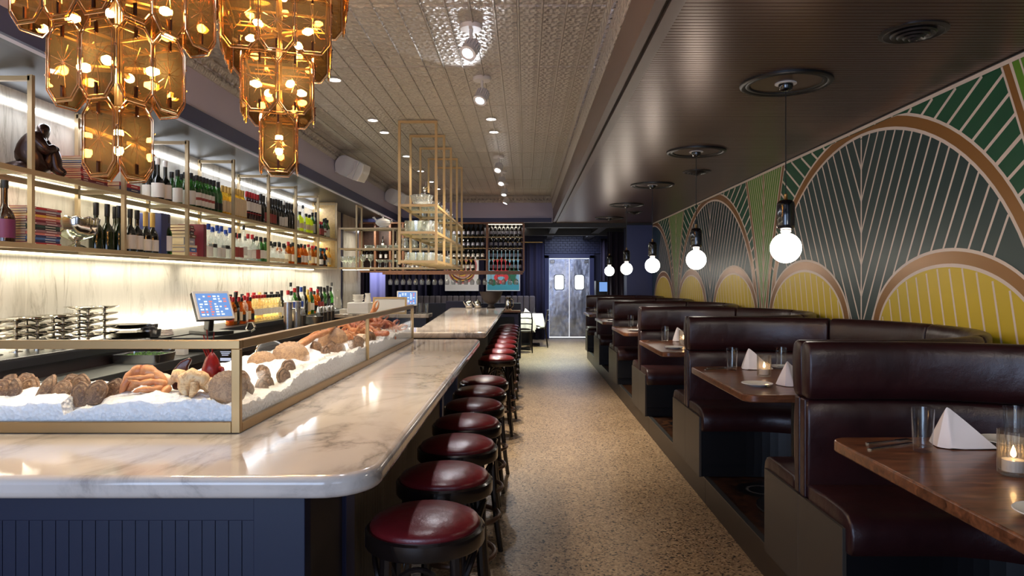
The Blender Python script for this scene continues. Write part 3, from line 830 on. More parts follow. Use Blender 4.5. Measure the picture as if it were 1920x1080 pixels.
bd = MB().box(0, 0, 0, .0345, .014, .868).mesh('board', 'navy_paint')
x = -.7765
while x > -3.05: 
    o = link('board', bd, bb, (x, FY+.002, 0)); x -= .0365
MB().box(-3.1, FY-.012, 0, -.74, FY+.02, .12).build('skirting', 'navy_paint', bb, bevel=.002)
MB().box(-.662, FY+.04, 0, -.645, 2.44, ZB-.054).build('door_panel', 'espresso_paint', bb)
MB().box(-.665, 2.44, 0, -.63, 2.56, ZB-.054).build('pilaster', 'navy_trim', bb, bevel=.002)
MB().box(-.665, 5.25, 0, -.63, 5.36, ZB-.054).build('pilaster', 'navy_trim', bb, bevel=.002)
fl = MB(); y = 2.565
while y < 5.24: fl.box(-.665, y, .1, -.648, y+.020, ZB-.10); y += .027
tag(fl.build('fluting', 'fluted_brown', bb), kind='stuff')
MB().box(-.67, 2.565, ZB-.10, -.645, 5.25, ZB-.055).build('side_rail', 'fluted_brown', bb)
b2 = thing('bar_counter', 'dark panelled bar front under the far marble counter', 'bar counter')
MB().box(-1.6, 6.42, 0, -.665, 6.86, ZB-.054).prism([(-.665, 6.86), (-.665, 12.05), (-1.25, 12.05), (-1.02, 6.9)], 0, ZB-.054).build('carcass', 'espresso_paint', b2)
MB().box(-1.6, 6.39, 0, -.64, 6.42, ZB-.054).build('front_panel', 'navy_paint', b2)
fl = MB(); y = 6.5
while y < 11.9: fl.box(-.667, y, .1, -.648, y+.022, ZB-.10); y += .03
tag(fl.build('fluting', 'fluted_brown', b2), kind='stuff')
MB().box(-.67, 6.42, ZB-.10, -.645, 12.05, ZB-.055).build('side_rail', 'espresso_paint', b2)
MB().box(-.67, 6.40, 0, -.63, 6.5, ZB-.054).build('pilaster', 'navy_trim', b2)

# ---------------------------------------------------------------- seafood case on the front counter
CX, CY0, CY1, CT = -.848, 2.06, 5.27, 1.347
case = thing('display_case', 'L-shaped brass and glass seafood case full of crushed ice', 'display case', (0, 0, 0))
q = .026
def P(*bars, name='rail', m='bronze_rail'):
    b = MB(); [b.bar(*a) for a in bars]; return b.build(name, m, case, bevel=.0015, seg=1)
z0_, z1_ = ZB+.001, CT
MB().box(-3.0, CY0, ZB+.001, CX-q, CY0+.02, ZB+.034).build('bottom_rail', 'bronze_rail', case, bevel=.0015, seg=1)
MB().box(CX-.02, CY0+.0185, ZB+.001, CX, CY1, ZB+.030).build('bottom_rail', 'bronze_rail', case, bevel=.0015, seg=1)
MB().box(-3.0, CY0, CT-.026, CX-.001, CY0+.024, CT).build('top_rail', 'bronze_rail', case, bevel=.0015, seg=1)
MB().box(CX-.024, CY0+.024, CT-.026, CX, CY1, CT).build('top_rail', 'bronze_rail', case, bevel=.0015, seg=1)
MB().box(CX-q, CY0, ZB+.001, CX, CY0+.018, CT-.026).build('corner_post', 'bronze_rail', case, bevel=.0015, seg=1)
MB().box(CX-.016, 3.75, ZB+.03, CX, 3.766, CT-.026).build('post', 'brass_paint', case)
MB().box(CX-.02, CY1-.02, ZB+.03, CX, CY1, CT-.026).build('post', 'brass_paint', case)
MB().box(-1.36, CY1-.02, ZB+.001, CX-.02, CY1, ZB+.03).build('bottom_rail', 'bronze_rail', case)
MB().box(-3.0, CY0+.010, ZB+.034, CX-q, CY0+.016, CT-.026).build('glass_pane', 'case_glass', case)
MB().box(CX-.012, CY0+.018, ZB+.03, CX-.006, 3.75, CT-.026).build('glass_pane', 'case_glass', case)
MB().box(CX-.012, 3.766, ZB+.03, CX-.006, CY1-.02, CT-.026).build('glass_pane', 'case_glass', case)
MB().box(-1.34, CY1-.013, ZB+.03, CX-.02, CY1-.007, CT-.026).build('glass_pane', 'case_glass', case)
MB().box(-3.0, 2.60, ZB+.001, -1.385, 2.61, ZB+.075).box(-1.395, 2.60, ZB+.001, -1.385, CY1, ZB+.075).build('back_lip', 'dark_steel', case)
sk = MB()
for i, (a, b_) in enumerate(((0, .028), (.003, .024), (.005, .020))): sk.box(CX-.062+a, CY0+.0075, CT-.036-i*.005, CX-.062+b_+.004, CY0+.0095, CT-.0335-i*.005)
sk.box(CX-.062, CY0+.0075, CT-.062, CX-.030, CY0+.0095, CT-.053)
sk.build('sticker', 'white_paper', case)
# crushed ice: a lumpy surface with a skirt down to the counter
def ice_h(x, y):
    e = min(y-CY0, CX-x)
    w = min(1, max(0, (y-2.30)/.45)); w = w*w*(3-2*w)
    up = min(1, max(0, e-.01)/.12)
    h = (1-w)*(.086+.014*up-.045*min(1, max(0, y-2.2)/.4))+w*(.102+.006*up)
    n = noise.fractal(Vector((x*9, y*9, 1.3)), 1.0, 2.0, 4)*.020+noise.fractal(Vector((x*34, y*34, 4)), 1.0, 2.0, 3)*.007
    back = min(max(0, 2.60-y) if x < -1.39 else max(0, x+1.385), .12)/.12
    return max(.02, (h+n)*(.55+.45*back))
def ice_patch(b, x0, x1, y0, y1, s):
    nx_, ny = int((x1-x0)/s), int((y1-y0)/s); vs = []
    for j in range(ny+1):
        for i in range(nx_+1):
            x = x0+(x1-x0)*i/nx_; y = y0+(y1-y0)*j/ny; vs.append((x, y, ZB+ice_h(x, y)))
    fs = [(j*(nx_+1)+i, j*(nx_+1)+i+1, (j+1)*(nx_+1)+i+1, (j+1)*(nx_+1)+i) for j in range(ny) for i in range(nx_)]
    k = len(vs)
    edge = list(range(nx_+1))+[j*(nx_+1)+nx_ for j in range(1, ny+1)]+[ny*(nx_+1)+i for i in range(nx_-1, -1, -1)]+[j*(nx_+1) for j in range(ny-1, 0, -1)]
    for e in edge: vs.append((vs[e][0], vs[e][1], ZB+.002))
    m = len(edge)
    for i in range(m): fs.append((edge[i], k+i, k+(i+1) % m, edge[(i+1) % m]))
    b.add(vs, fs)
ib = MB(); ice_patch(ib, -2.6, CX-.014, CY0+.019, 2.595, .009); ice_patch(ib, -1.383, CX-.014, 2.595, CY1-.022, .009)
tag(ib.build('crushed_ice', 'ice', None, True, recalc=False), 'bed of crushed ice inside the glass seafood case', 'ice', kind='stuff')
def zi(x, y): return ZB+ice_h(x, y)
def oyster_me(seed, m='oyster_shell'):
    rnd = random.Random(seed); b = MB(); n, k = 16, 7
    def shell(s, dz):
        vs = []
        for j in range(k+1):
            rr = j/k
            for i in range(n):
                a = 2*PI*i/n; egg = 1-.28*math.cos(a)*.5
                R = rr*egg*(1+.05*math.sin(a*5+seed)+.03*rnd.uniform(-1, 1)*rr)
                z = s*(.016*(1-rr**2)+.0025*math.sin(rr*16))+dz
                vs.append((R*.034*math.sin(a)*1.0, R*.046*math.cos(a), z))
        o = len(b.v); b.v += vs
        for j in range(k):
            for i in range(n):
                l = (i+1) % n; b.f.append((o+j*n+i, o+j*n+l, o+(j+1)*n+l, o+(j+1)*n+i)); b.m.append(0)
    shell(1, .001); shell(-1, -.001)
    return b.mesh('oyster', m, 60, True)
oy = [oyster_me(i) for i in range(4)]
def px(xp, d): return (xp-985)*d/1300
def pz(yp, d): return H-(yp-529)*d/1300
oys = [(2, 731, 2.17), (15, 719, 2.30), (27, 730, 2.18), (47, 716, 2.30), (55, 725, 2.24), (89, 726, 2.17), (116, 731, 2.16), (132, 719, 2.30), (150, 720, 2.27), (152, 736, 2.15), (182, 733, 2.15), (213, 728, 2.22)]
for i, (a, c, d) in enumerate(oys):
    o = link('oyster', oy[i % 4], None, (px(a, d), d, pz(c, d)), (math.radians(62+random.uniform(-14, 14)), random.uniform(-.35, .35), random.uniform(-.4, .4)))
    o.scale = (.92, .92, 1) if a != 89 else (.8, 1.1, 1)
    tag(o, f'brown oyster shell, {ORD[i]} from the left in the front of the ice', 'oyster', 'oysters in front of the case')
oys2 = [(-.93, 2.30), (-.98, 2.38), (-.92, 2.42), (-1.02, 2.5), (-.94, 2.52), (-.90, 2.58), (-.99, 2.62), (-.93, 2.72), (-.96, 3.42), (-.91, 3.40), (-.94, 3.52), (-1.0, 3.60), (-.90, 3.62), (-.95, 3.30), (-1.02, 3.38), (-.90, 3.74), (-.93, 3.86), (-.91, 3.98), (-.92, 4.12)]
for i, (x, y) in enumerate(oys2):
    o = link('oyster', oy[(i+1) % 4], None, (x, y, zi(x, y)+.012), (math.radians(65+random.uniform(-15, 15)), random.uniform(-.4, .4), random.uniform(.2, 1.2))); o.scale = (.85, .85, 1)
    tag(o, f'brown oyster shell, {ORD[i]} from the corner post along the right arm of the ice', 'oyster', 'oysters along the right arm')
def scallop_me():
    b = MB(); n, k = 48, 8
    for s in (1, -1):
        vs = []
        for j in range(k+1):
            rr = j/k
            for i in range(n):
                a = 2*PI*i/n; R = rr*(1+.012*math.cos(a*24)*rr+.02*math.sin(3*a)); z = s*(.018*(1-rr*rr)+.0012*math.cos(a*24)*rr)
                vs.append((R*math.cos(a), R*math.sin(a), z/.07))
        o = len(b.v); b.v += vs
        for j in range(k):
            for i in range(n):
                l = (i+1) % n; b.f.append((o+j*n+i, o+j*n+l, o+(j+1)*n+l, o+(j+1)*n+i)); b.m.append(0)
    return b.mesh('scallop_shell', 'scallop_shell', 60)
sm = scallop_me()
for (x, y, z, r_, rot, lab) in ((px(431, 2.14), 2.125, pz(728, 2.14), .058, (PI/2-.15, 0, .1), 'big round tan scallop shell standing behind the corner post'),
                               (-1.02, 3.02, 1.188, .080, (1.15, 0, .55), 'big round tan scallop shell leaning near the clear bowl'),
                               (-1.03, 3.72, 1.206, .080, (1.2, 0, .6), 'big round pale scallop shell leaning below the crab pile'),
                               (-1.12, 2.95, 1.17, .06, (1.2, 0, .3), 'white edged scallop shell half hidden behind the tan shell')):
    o = link('scallop_shell', sm, None, (x, y, z), rot); o.scale = (r_, r_, r_); tag(o, lab, 'shell')
def limb(b, pts, rs, n=8):
    """jointed crustacean limb: a tapering tube pinched and swollen at each joint"""
    P_ = [Vector(p) for p in pts]; out = []; rr = []
    for i in range(len(P_)-1):
        for k in range(5):
            u = k/4; out.append(P_[i].lerp(P_[i+1], u*.96+.02)); base = rs[i]*(1-u)+rs[i+1]*u
            rr.append(base*(.82 if k in (0, 4) else 1.05+.08*math.sin(PI*u)))
    out.append(P_[-1]); rr.append(max(.0015, rs[-1]*.25)); return b.tube(out, rr, n)
def claw(name, lab, m, loc, rot, s=1.0, cat='crab claw', grp=None):
    t = thing(name, lab, cat, loc, 0, grp); t.rotation_euler = rot; t.scale = (s, s, s)
    b = MB(); limb(b, [(-.10, 0, -.015), (-.055, 0, .0), (-.02, 0, .002)], [.012, .015, .013]); b.build('arm', m, t, True)
    pr = [(0, -.03), (.013, -.024), (.021, -.005), (.024, .015), (.021, .035), (.012, .046), (0, .05)]
    MB().lathe([(r_, z+.0) for r_, z in pr], 12, mtx=Matrix.Rotation(PI/2, 4, 'Y') @ Matrix.Diagonal((1, .62, 1, 1))).build('palm', m, t, True)
    MB().tube([(.035, 0, .010), (.06, 0, .020), (.085, 0, .018), (.108, 0, .004)], [.013, .011, .008, .002], 8).build('finger', m, t, True)
    MB().tube([(.035, 0, -.012), (.06, 0, -.018), (.085, 0, -.013), (.104, 0, -.002)], [.011, .009, .006, .002], 8).build('finger', m, t, True)
    return t
def crab(lab, m, loc, rz, s=1.0, rnd=None, up=0):
    t = thing('crab', lab, 'crab', loc, rz); t.scale = (s, s, s); t.rotation_euler = (up, 0, rz)
    pr = [(0, -.022), (.03, -.02), (.05, -.008), (.056, .004), (.046, .018), (.025, .026), (0, .028)]
    MB().lathe(pr, 20, mtx=Matrix.Diagonal((1.25, .85, 1, 1)), wob=lambda a, z: 1+.05*math.cos(a*7)).build('carapace', m, t, 60)
    for sgn in (-1, 1):
        for k in range(4):
            a = (-.75+.5*k); dx, dy = math.cos(a)*sgn, math.sin(a)
            b = MB(); limb(b, [(dx*.05, dy*.035, 0), (dx*.10, dy*.07, .035), (dx*.145, dy*.11, .012), (dx*.165, dy*.135, -.035)], [.0105, .010, .0075, .004], 7)
            b.build('leg', m, t, True)
        b = MB(); limb(b, [(sgn*.04, -.04, 0), (sgn*.075, -.075, .02), (sgn*.05, -.115, .012)], [.011, .014, .016]); b.tube([(sgn*.05, -.115, .012), (sgn*.03, -.145, .012), (sgn*.012, -.16, .008)], [.013, .009, .002], 7).tube([(sgn*.045, -.12, .004), (sgn*.018, -.14, .0), (sgn*.005, -.15, .0)], [.009, .006, .002], 7)
        b.build('claw', m, t, True)
    return t
# the front crab: a high arch of legs over the ice
t = thing('crab', 'orange crab with arched legs in the front of the ice', 'crab', (px(268, 2.2), 2.2, pz(722, 2.2)))
def ip(x, y, dd=0): d = 2.2+dd; return (px(x, d)-px(268, 2.2), dd, pz(y, d)-pz(722, 2.2))
for nm, pts, rs in (('leg', [ip(226, 740, -.02), ip(235, 718, -.02), ip(248, 700, 0), ip(268, 692, .0)], [.005, .012, .016, .018]),
                    ('leg', [ip(232, 738), ip(246, 722), ip(262, 712)], [.006, .016, .015]),
                    ('leg', [ip(296, 706, 0), ip(270, 708, -.03), ip(236, 708, -.04)], [.012, .009, .003]),
                    ('leg', [ip(312, 722, -.01), ip(290, 716, -.03), ip(262, 718, -.04), ip(240, 712, -.04)], [.014, .011, .008, .003]),
                    ('leg', [ip(306, 728, -.02), ip(286, 730, -.05), ip(262, 731, -.06), ip(250, 735, -.06)], [.012, .010, .008, .003]),
                    ('leg', [ip(318, 726, -.02), ip(304, 738, -.05), ip(280, 745, -.06)], [.012, .009, .003]),
                    ('leg', [ip(266, 692), ip(290, 700), ip(310, 722)], [.017, .019, .014])):
    b = MB(); limb(b, pts, rs, 9); b.build(nm, 'crab_shell', t, True)
MB().lathe([(0, -.02), (.02, -.018), (.034, -.004), (.036, .008), (.024, .02), (0, .024)], 16, ip(272, 698, .02), Matrix.Identity(4), lambda a, z: 1+.08*math.cos(a*5)).build('carapace', 'crab_shell', t, True)
MB().lathe([(0, -.024), (.022, -.02), (.036, -.004), (.032, .012), (.016, .022), (0, .025)], 12, ip(304, 714, .03), None, lambda a, z: 1+.15*math.sin(a*4+z*90)).build('meat', 'crab_meat', t, True)
# king crab claw, lobster claw, lobster
t = thing('crab_claw', 'spotted pale king crab claw hanging over the ice front', 'crab claw', (px(360, 2.14), 2.14, pz(716, 2.14)))
def kp(x, y, dd=0): return (px(x, 2.14+dd)-px(360, 2.14), dd, pz(y, 2.14+dd)-pz(716, 2.14))
b = MB(); limb(b, [kp(412, 728, .03), kp(388, 716, .02), kp(366, 705, 0)], [.017, .021, .022], 12); b.build('arm', 'king_crab_shell', t, True)
MB().tube([kp(380, 708), kp(362, 703), kp(349, 712), kp(346, 726), kp(350, 738)], [.012, .023, .026, .020, .014], 12).build('palm', 'king_crab_shell', t, True)
MB().tube([kp(346, 726), kp(347, 740, -.01), kp(352, 752, -.01)], [.013, .011, .003], 9).build('finger', 'king_crab_shell', t, True)
MB().tube([kp(366, 718, -.01), kp(363, 734, -.02), kp(355, 750, -.02)], [.014, .012, .003], 9).build('finger', 'king_crab_shell', t, True)
for k, (a, c) in enumerate(((390, 727), (404, 738), (336, 718))):
    b = MB(); limb(b, [(-.045, 0, .01), (0, 0, .012), (.05, 0, -.012)], [.018, .020, .014], 10)
    tag(b.build('king_crab_piece', 'king_crab_shell', None, True, loc=(px(a, 2.17), 2.17+.02*k, pz(c, 2.17)), rot=(0, .3, .3)), f'{["chunky", "low", "pale"][k]} spotted king crab leg piece {["beside the claw", "under the standing scallop shell", "left of the spotted claw"][k]}', 'crab')
b = MB()
out = [(-.016, -.05), (-.026, -.02), (-.022, .015), (-.004, .042), (.022, .058), (.030, .050), (.022, .028), (.024, .0), (.020, -.03), (.008, -.052)]
b.prism(out, -.009, .009, lambda a, c, e: (a, e, c))
o = b.build('lobster_claw', 'lobster_dark', None, 60, loc=(px(338, 2.26), 2.26, pz(702, 2.26)), rot=(0, .12, .2), bevel=.006, seg=3); tag(o, 'dark red lobster claw standing up behind the king crab', 'lobster claw')
t = thing('lobster', 'red lobster with long antennae standing beside the scallop shell', 'lobster', (px(397, 2.24), 2.24, pz(698, 2.24))); t.scale = (1.2, 1.2, 1.2)
MB().lathe([(0, -.045), (.018, -.04), (.026, -.015), (.025, .01), (.017, .035), (.006, .052), (0, .056)], 14).build('body', 'lobster_shell', t, True)
for (a, c, e) in ((-.02, .0, .10), (-.012, .0, .115), (.006, .0, .108), (-.032, .0, .085)):
    MB().tube([(a*.2, c, .03), (a*.6, c-.004, .06), (a*1.1, c, e)], [.0035, .0022, .0012], 5).build('antenna', 'lobster_shell', t, True)
for k in range(5):
    s = -1 if k % 2 else 1
    b = MB(); limb(b, [(s*.015, 0, .01-.012*k), (s*.036, -.012, .012-.012*k), (s*.030, -.02, -.03-.004*k)], [.006, .005, .003], 6); b.build('leg', 'lobster_shell', t, True)
# right arm: clear bowl, long crab leg, the heap of crab
t = thing('ice_bowl', 'clear glass bowl with silver rim tilted on the ice', 'bowl', (-1.19, 3.22, 1.172)); t.rotation_euler = (1.1, .25, .5); t.scale = (.78, .78, .78)
MB().lathe([(0, -.02), (.05, -.015), (.08, .02), (.088, .05), (.085, .05), (.077, .021), (.05, -.010), (0, -.014)], 28).build('bowl', 'clear_glass', t, 60)
MB().tube([(.088*math.cos(2*PI*i/36), .088*math.sin(2*PI*i/36), .05) for i in range(36)], .0045, 8, True).build('rim', 'silver', t, True)
b = MB(); limb(b, [(-1.06, 3.02, 1.19), (-1.06, 3.24, 1.225), (-1.05, 3.46, 1.250), (-1.045, 3.66, 1.258), (-1.03, 3.76, 1.285)], [.020, .018, .016, .013, .005], 10)
tag(b.build('snow_crab_piece', 'crab_shell', None, True), 'long orange crab leg pointing along the ice to the heap', 'crab')
hp = [('crab', -1.10, 3.95, 1.24, .6), ('crab', -1.02, 4.2, 1.25, 2.4), ('red', -1.10, 4.45, 1.27, 1.2), ('red', -1.02, 4.68, 1.26, 3.6), ('crab', -.99, 4.42, 1.22, 4.8), ('red', -1.13, 4.85, 1.25, .2), ('red', -1.0, 4.92, 1.24, 5.4), ('crab', -1.18, 4.2, 1.24, 2.0)]
for i, (k, x, y, z, rz) in enumerate(hp):
    lab = f'{"orange" if k == "crab" else "dark red"} crab, {ORD[i]} in the heap from the near end of the right arm'
    o = crab(lab, 'crab_shell' if k == 'crab' else 'red_crab_shell', (x, y, z-.035), rz, .88, None, random.uniform(-.5, .5)); o['group'] = 'crabs heaped on the ice'
for i, (x, y, z, ry, rz) in enumerate(((-1.05, 4.05, 1.26, -.5, .9), (-.98, 4.3, 1.23, .3, 2.2), (-1.12, 4.6, 1.31, -1.0, .8), (-1.04, 4.85, 1.31, -1.25, .4), (-.97, 5.0, 1.27, -.9, 1.0), (-1.02, 4.75, 1.30, -.7, 2.0), (-.95, 4.6, 1.23, .2, 3.0), (-.93, 4.95, 1.25, -.6, .6))):
    claw('crab_claw', f'reddish crab claw, {ORD[i]} in the heap from the near end', 'red_crab_shell' if i > 1 else 'crab_shell', (x, y, z-.075), (0, ry*.45, rz), .95, grp='claws in the crab heap')
o = claw('crab_claw', 'tall pale crab claw sticking up above the case rail', 'crab_shell', (-1.08, 4.9, 1.30), (0, -1.0, .9), .95)
for i, (x, y, rz) in enumerate(((-.97, 4.05, .5), (-.94, 4.35, 1.0), (-.92, 4.5, .3))):
    b = MB(); 
    for k in range(6): b.lathe([(0, 0), (.026-.002*k, .001), (.028-.0022*k, .012), (.022-.002*k, .02), (0, .02)], 12, (0, 0, .018*k))
    tag(b.build('shellfish_tail', 'crab_meat' if i != 1 else 'red_crab_shell', None, True, loc=(x, y, zi(x, y)+.012), rot=(1.4, 0, rz)), f'{["pale", "pinkish", "cream"][i]} shellfish tail, {ORD[i]} along the glass under the crab heap', 'shellfish')

# ---------------------------------------------------------------- bottles
BT = {}
def bottle_proto(key, Hh, R, neck, sh, glass_m, cap, lab=None, lz=(.12, .5), caph=.16, n=14, lab2=None, wrap=250):
    """sh = height of the shoulder (fraction); returns (root empty not linked to a place)"""
    BT[key] = dict(H=Hh, R=R, neck=neck, sh=sh, g=glass_m, cap=cap, lab=lab, lz=lz, caph=caph, n=n, lab2=lab2, wrap=wrap, me=None)
def bottle_meshes(B):
    Hh, R, nk, sh, n = B['H'], B['R'], B['neck'], B['sh'], B['n']
    zc = Hh*(1-B['caph'])
    prof = [(R*.8, 0), (R, Hh*.02), (R, Hh*sh), (R*.93, Hh*(sh+.045)), (R*.62+nk*.38, Hh*(sh+.11)), (nk*1.12, Hh*min(sh+.19, .8)), (nk, Hh*min(sh+.24, .84)), (nk, Hh*.985), (nk*1.15, Hh*.985), (nk*1.15, Hh)]
    out = [('bottle_glass', MB().lathe(prof, n).mesh('bottle_glass', B['g'], 50))]
    out.append(('bottle_cap', MB().lathe([(nk*1.12, zc), (nk*1.2, zc+.002), (nk*1.22, Hh+.002), (nk*1.0, Hh+.004), (0, Hh+.004)], max(8, n-4)).mesh('bottle_cap', B['cap'], 50)))
    for lz, lm in ((B['lz'], B['lab']), B['lab2'] or (None, None)):
        if lm is None: continue
        b = MB(); k = 12; w = math.radians(B['wrap'])
        vs = []
        for z in (Hh*lz[0], Hh*lz[1]):
            for i in range(k+1):
                a = -w/2+w*i/k-.6; q_ = .0008 if lz is B['lz'] else .0013; vs.append(((R+q_)*math.cos(a), (R+q_)*math.sin(a), z))
        b.add(vs, [(i, i+1, k+2+i, k+1+i) for i in range(k)])
        out.append(('label', b.mesh('label', lm, True, False)))
    return out
def bottle(key, loc, lab, grp=None, s=1.0, rot=None):
    B = BT[key]
    if B['me'] is None: B['me'] = bottle_meshes(B)
    t = thing('bottle', lab, 'bottle', loc, random.uniform(-.25, .25), grp)
    if rot: t.rotation_euler = rot
    t.scale = (s, s, s)
    for nme, me in B['me']: link(nme, me, t)
    return t
W_ = dict
bottle_proto('sparkling', .32, .044, .0145, .40, 'bottle_darkgreen', 'cap_black', None, caph=.26)
bottle_proto('sparkling_white', .31, .043, .0145, .42, 'bottle_dark', 'cap_black', 'lab_white', (.07, .40), .2)
bottle_proto('sparkling_gold', .31, .043, .0150, .42, 'bottle_dark', 'cap_gold', 'lab_white', (.06, .34), .34)
bottle_proto('sparkling_purple', .34, .050, .016, .40, 'bottle_brown', 'cap_black', 'lab_purple', (.08, .38), .12)
bottle_proto('wine_white', .32, .040, .0145, .50, 'bottle_dark', 'cap_black', 'lab_white', (.08, .40), .2)
bottle_proto('wine_plain', .32, .040, .0145, .52, 'bottle_dark', 'cap_black', None, caph=.2)
bottle_proto('wine_fat', .33, .046, .0145, .40, 'bottle_dark', 'lab_white', 'lab_white', (.08, .42), .14)
bottle_proto('wine_red_label', .31, .039, .0145, .55, 'bottle_dark', 'cap_black', 'lab_red', (.1, .42), .2)
bottle_proto('green_white', .30, .038, .0145, .55, 'bottle_green', 'cap_black', 'lab_white', (.1, .5), .16)
bottle_proto('green_plain', .30, .038, .0145, .58, 'bottle_green', 'cap_black', 'lab_black', (.12, .34), .16)
bottle_proto('vermouth', .30, .040, .014, .55, 'bottle_green', 'cap_black', 'lab_white', (.12, .50), .14, lab2=((.28, .36), 'lab_red'))
bottle_proto('gold', .28, .036, .014, .52, 'bottle_gold', 'cap_gold', 'lab_cream', (.12, .5), .2)
bottle_proto('gold_label', .29, .038, .014, .56, 'bottle_gold', 'cap_gold', 'lab_cream', (.08, .68), .2)
bottle_proto('maroon', .30, .037, .0145, .55, 'bottle_maroon', 'cap_red', 'lab_white', (.34, .66), .18, lab2=((.26, .29), 'cap_red'))
bottle_proto('yellow', .26, .050, .016, .62, 'bottle_lime', 'cap_black', 'lab_cream', (.2, .45), .14)
bottle_proto('tall_clear', .36, .034, .012, .55, 'bottle_clear', 'cap_black', 'lab_white', (.15, .4), .12)
bottle_proto('small_red', .24, .034, .013, .6, 'bottle_dark', 'cap_red', 'lab_red', (.15, .55), .16)
bottle_proto('vodka', .31, .039, .014, .58, 'bottle_clear', 'cap_blue', 'lab_white', (.05, .34), .16)
bottle_proto('vodka_dog', .28, .039, .014, .6, 'bottle_clear', 'cap_blue', 'lab_black', (.36, .48), .12)
bottle_proto('gin', .27, .038, .014, .6, 'bottle_clear', 'cap_black', 'lab_red', (.12, .48), .16)
bottle_proto('gin_label', .28, .038, .014, .6, 'bottle_clear', 'cap_red', 'lab_white', (.12, .42), .16)
bottle_proto('gin_green', .27, .040, .015, .6, 'bottle_green', 'cap_black', 'lab_white', (.15, .48), .16)
bottle_proto('decanter', .24, .052, .016, .45, 'bottle_clear', 'cap_black', 'lab_cream', (.08, .24), .2)
bottle_proto('whisky', .27, .040, .015, .58, 'bottle_amber', 'cap_black', 'lab_white', (.14, .46), .16)
bottle_proto('whisky_red', .27, .039, .015, .6, 'bottle_amber', 'cap_red', 'lab_cream', (.14, .46), .16)
bottle_proto('whisky_round', .26, .044, .015, .42, 'bottle_amber', 'cap_black', 'lab_black', (.1, .36), .14)
bottle_proto('amber_clear', .28, .036, .016, .6, 'bottle_pale', 'cap_red', 'lab_white', (.25, .48), .12, wrap=150)
bottle_proto('amber_dark_cap', .28, .036, .016, .6, 'bottle_pale', 'cap_black', 'lab_white', (.25, .48), .12, wrap=150)
bottle_proto('aperitif', .28, .038, .014, .55, 'bottle_amber', 'cap_red', 'lab_red', (.15, .5), .14)
bottle_proto('green_red', .30, .038, .014, .55, 'bottle_green', 'cap_red', 'lab_white', (.15, .42), .14)
bottle_proto('dark_teal', .26, .039, .014, .55, 'bottle_dark', 'cap_teal', 'lab_white', (.12, .4), .16)
NAMES = dict(sparkling='dark green sparkling wine bottle', sparkling_white='dark sparkling wine bottle with white label', sparkling_gold='dark sparkling wine bottle with gold foil neck',
  sparkling_purple='large brown sparkling bottle with purple label', wine_white='black wine bottle with white label', wine_plain='plain black wine bottle', wine_fat='broad black wine bottle with white foil',
  wine_red_label='black wine bottle with dull red label', green_white='green wine bottle with white label', green_plain='green bottle with black label', vermouth='green vermouth bottle with red and white label',
  gold='golden liqueur bottle with gold cap', gold_label='golden bottle with tall cream label', maroon='maroon bottle with red cap and white label', yellow='broad yellow-green liqueur bottle', tall_clear='tall slender clear bottle',
  small_red='short dark bottle with red label and red cap', vodka='clear frosted bottle with blue cap', vodka_dog='clear bottle with black emblem and blue cap', gin='clear gin bottle with brick red label', gin_label='clear gin bottle with red cap',
  gin_green='green gin bottle with white label', decanter='squat clear decanter bottle', whisky='amber whisky bottle with white label', whisky_red='amber whisky bottle with red cap', whisky_round='round-shouldered amber bottle with black label',
  amber_clear='pale amber bottle with red cap', amber_dark_cap='pale amber bottle with black cap', aperitif='amber aperitif bottle with red label', green_red='green bottle with red cap', dark_teal='dark bottle with teal cap')
CNT = {}
def shelf_bottle(key, x, y, z, where, grp, s=1.0):
    k = (key, where); CNT[k] = CNT.get(k, 0)+1; i = CNT[k]
    o = ORD[i-1] if i <= len(ORD) else f'{i}th'
    return bottle(key, (x, y, z), f'{NAMES[key]}, {o} such along {where}', grp, s)

# ---------------------------------------------------------------- gold wall shelves of the back bar
SX, SB = -2.78, -3.10                 # front and back planes of the shelf frame
Z1, Z2, Z3 = 1.725, 2.140, 2.665
PY = [2.1+.9*i for i in range(10)]    # post positions, the last one at 10.2
sh = thing('bar_shelf', 'long gold-framed glass wall shelf above the back bar', 'shelf', (0, 0, 0))
w_ = .026
for y in PY:
    for x in (SX, SB): MB().bar((x, y, Z1-.012), (x, y, Z3+.02), w_).build('post', 'gold_shelf_paint', sh)
    MB().bar((SX, y, Z3), (SB, y, Z3), w_).build('top_bar', 'gold_shelf_paint', sh)
    for z in (Z1, Z2): MB().bar((SX, y, z), (SB, y, z), .022).build('cross_bar', 'gold_shelf_paint', sh)
for z in (Z1, Z2):
    for x in (SX, SB): MB().box(x-w_/2+.0012, PY[0], z-w_/2-.003, x+w_/2-.0012, PY[-1], z+w_/2).build('shelf_rail', 'gold_shelf_paint', sh)
    for i in range(9): MB().box(SB+.012, PY[i]+.014, z+.003, SX-.014, PY[i+1]-.014, z+.012).build('glass_shelf', 'shelf_glass', sh)
MB().box(-3.126, PY[0], 2.60, -3.112, PY[-1], 2.622).build('led_strip', 'led_cool', sh)
for z in (Z2-.020, Z1-.018): MB().box(-3.124, PY[0], z-.010, -3.113, PY[-1], z+.004).build('led_strip', 'led_warm', sh)
MB().box(-3.128, 10.20, Z1, SX-.02, 10.24, ZC-.005).build('end_panel', 'light_wood', sh)
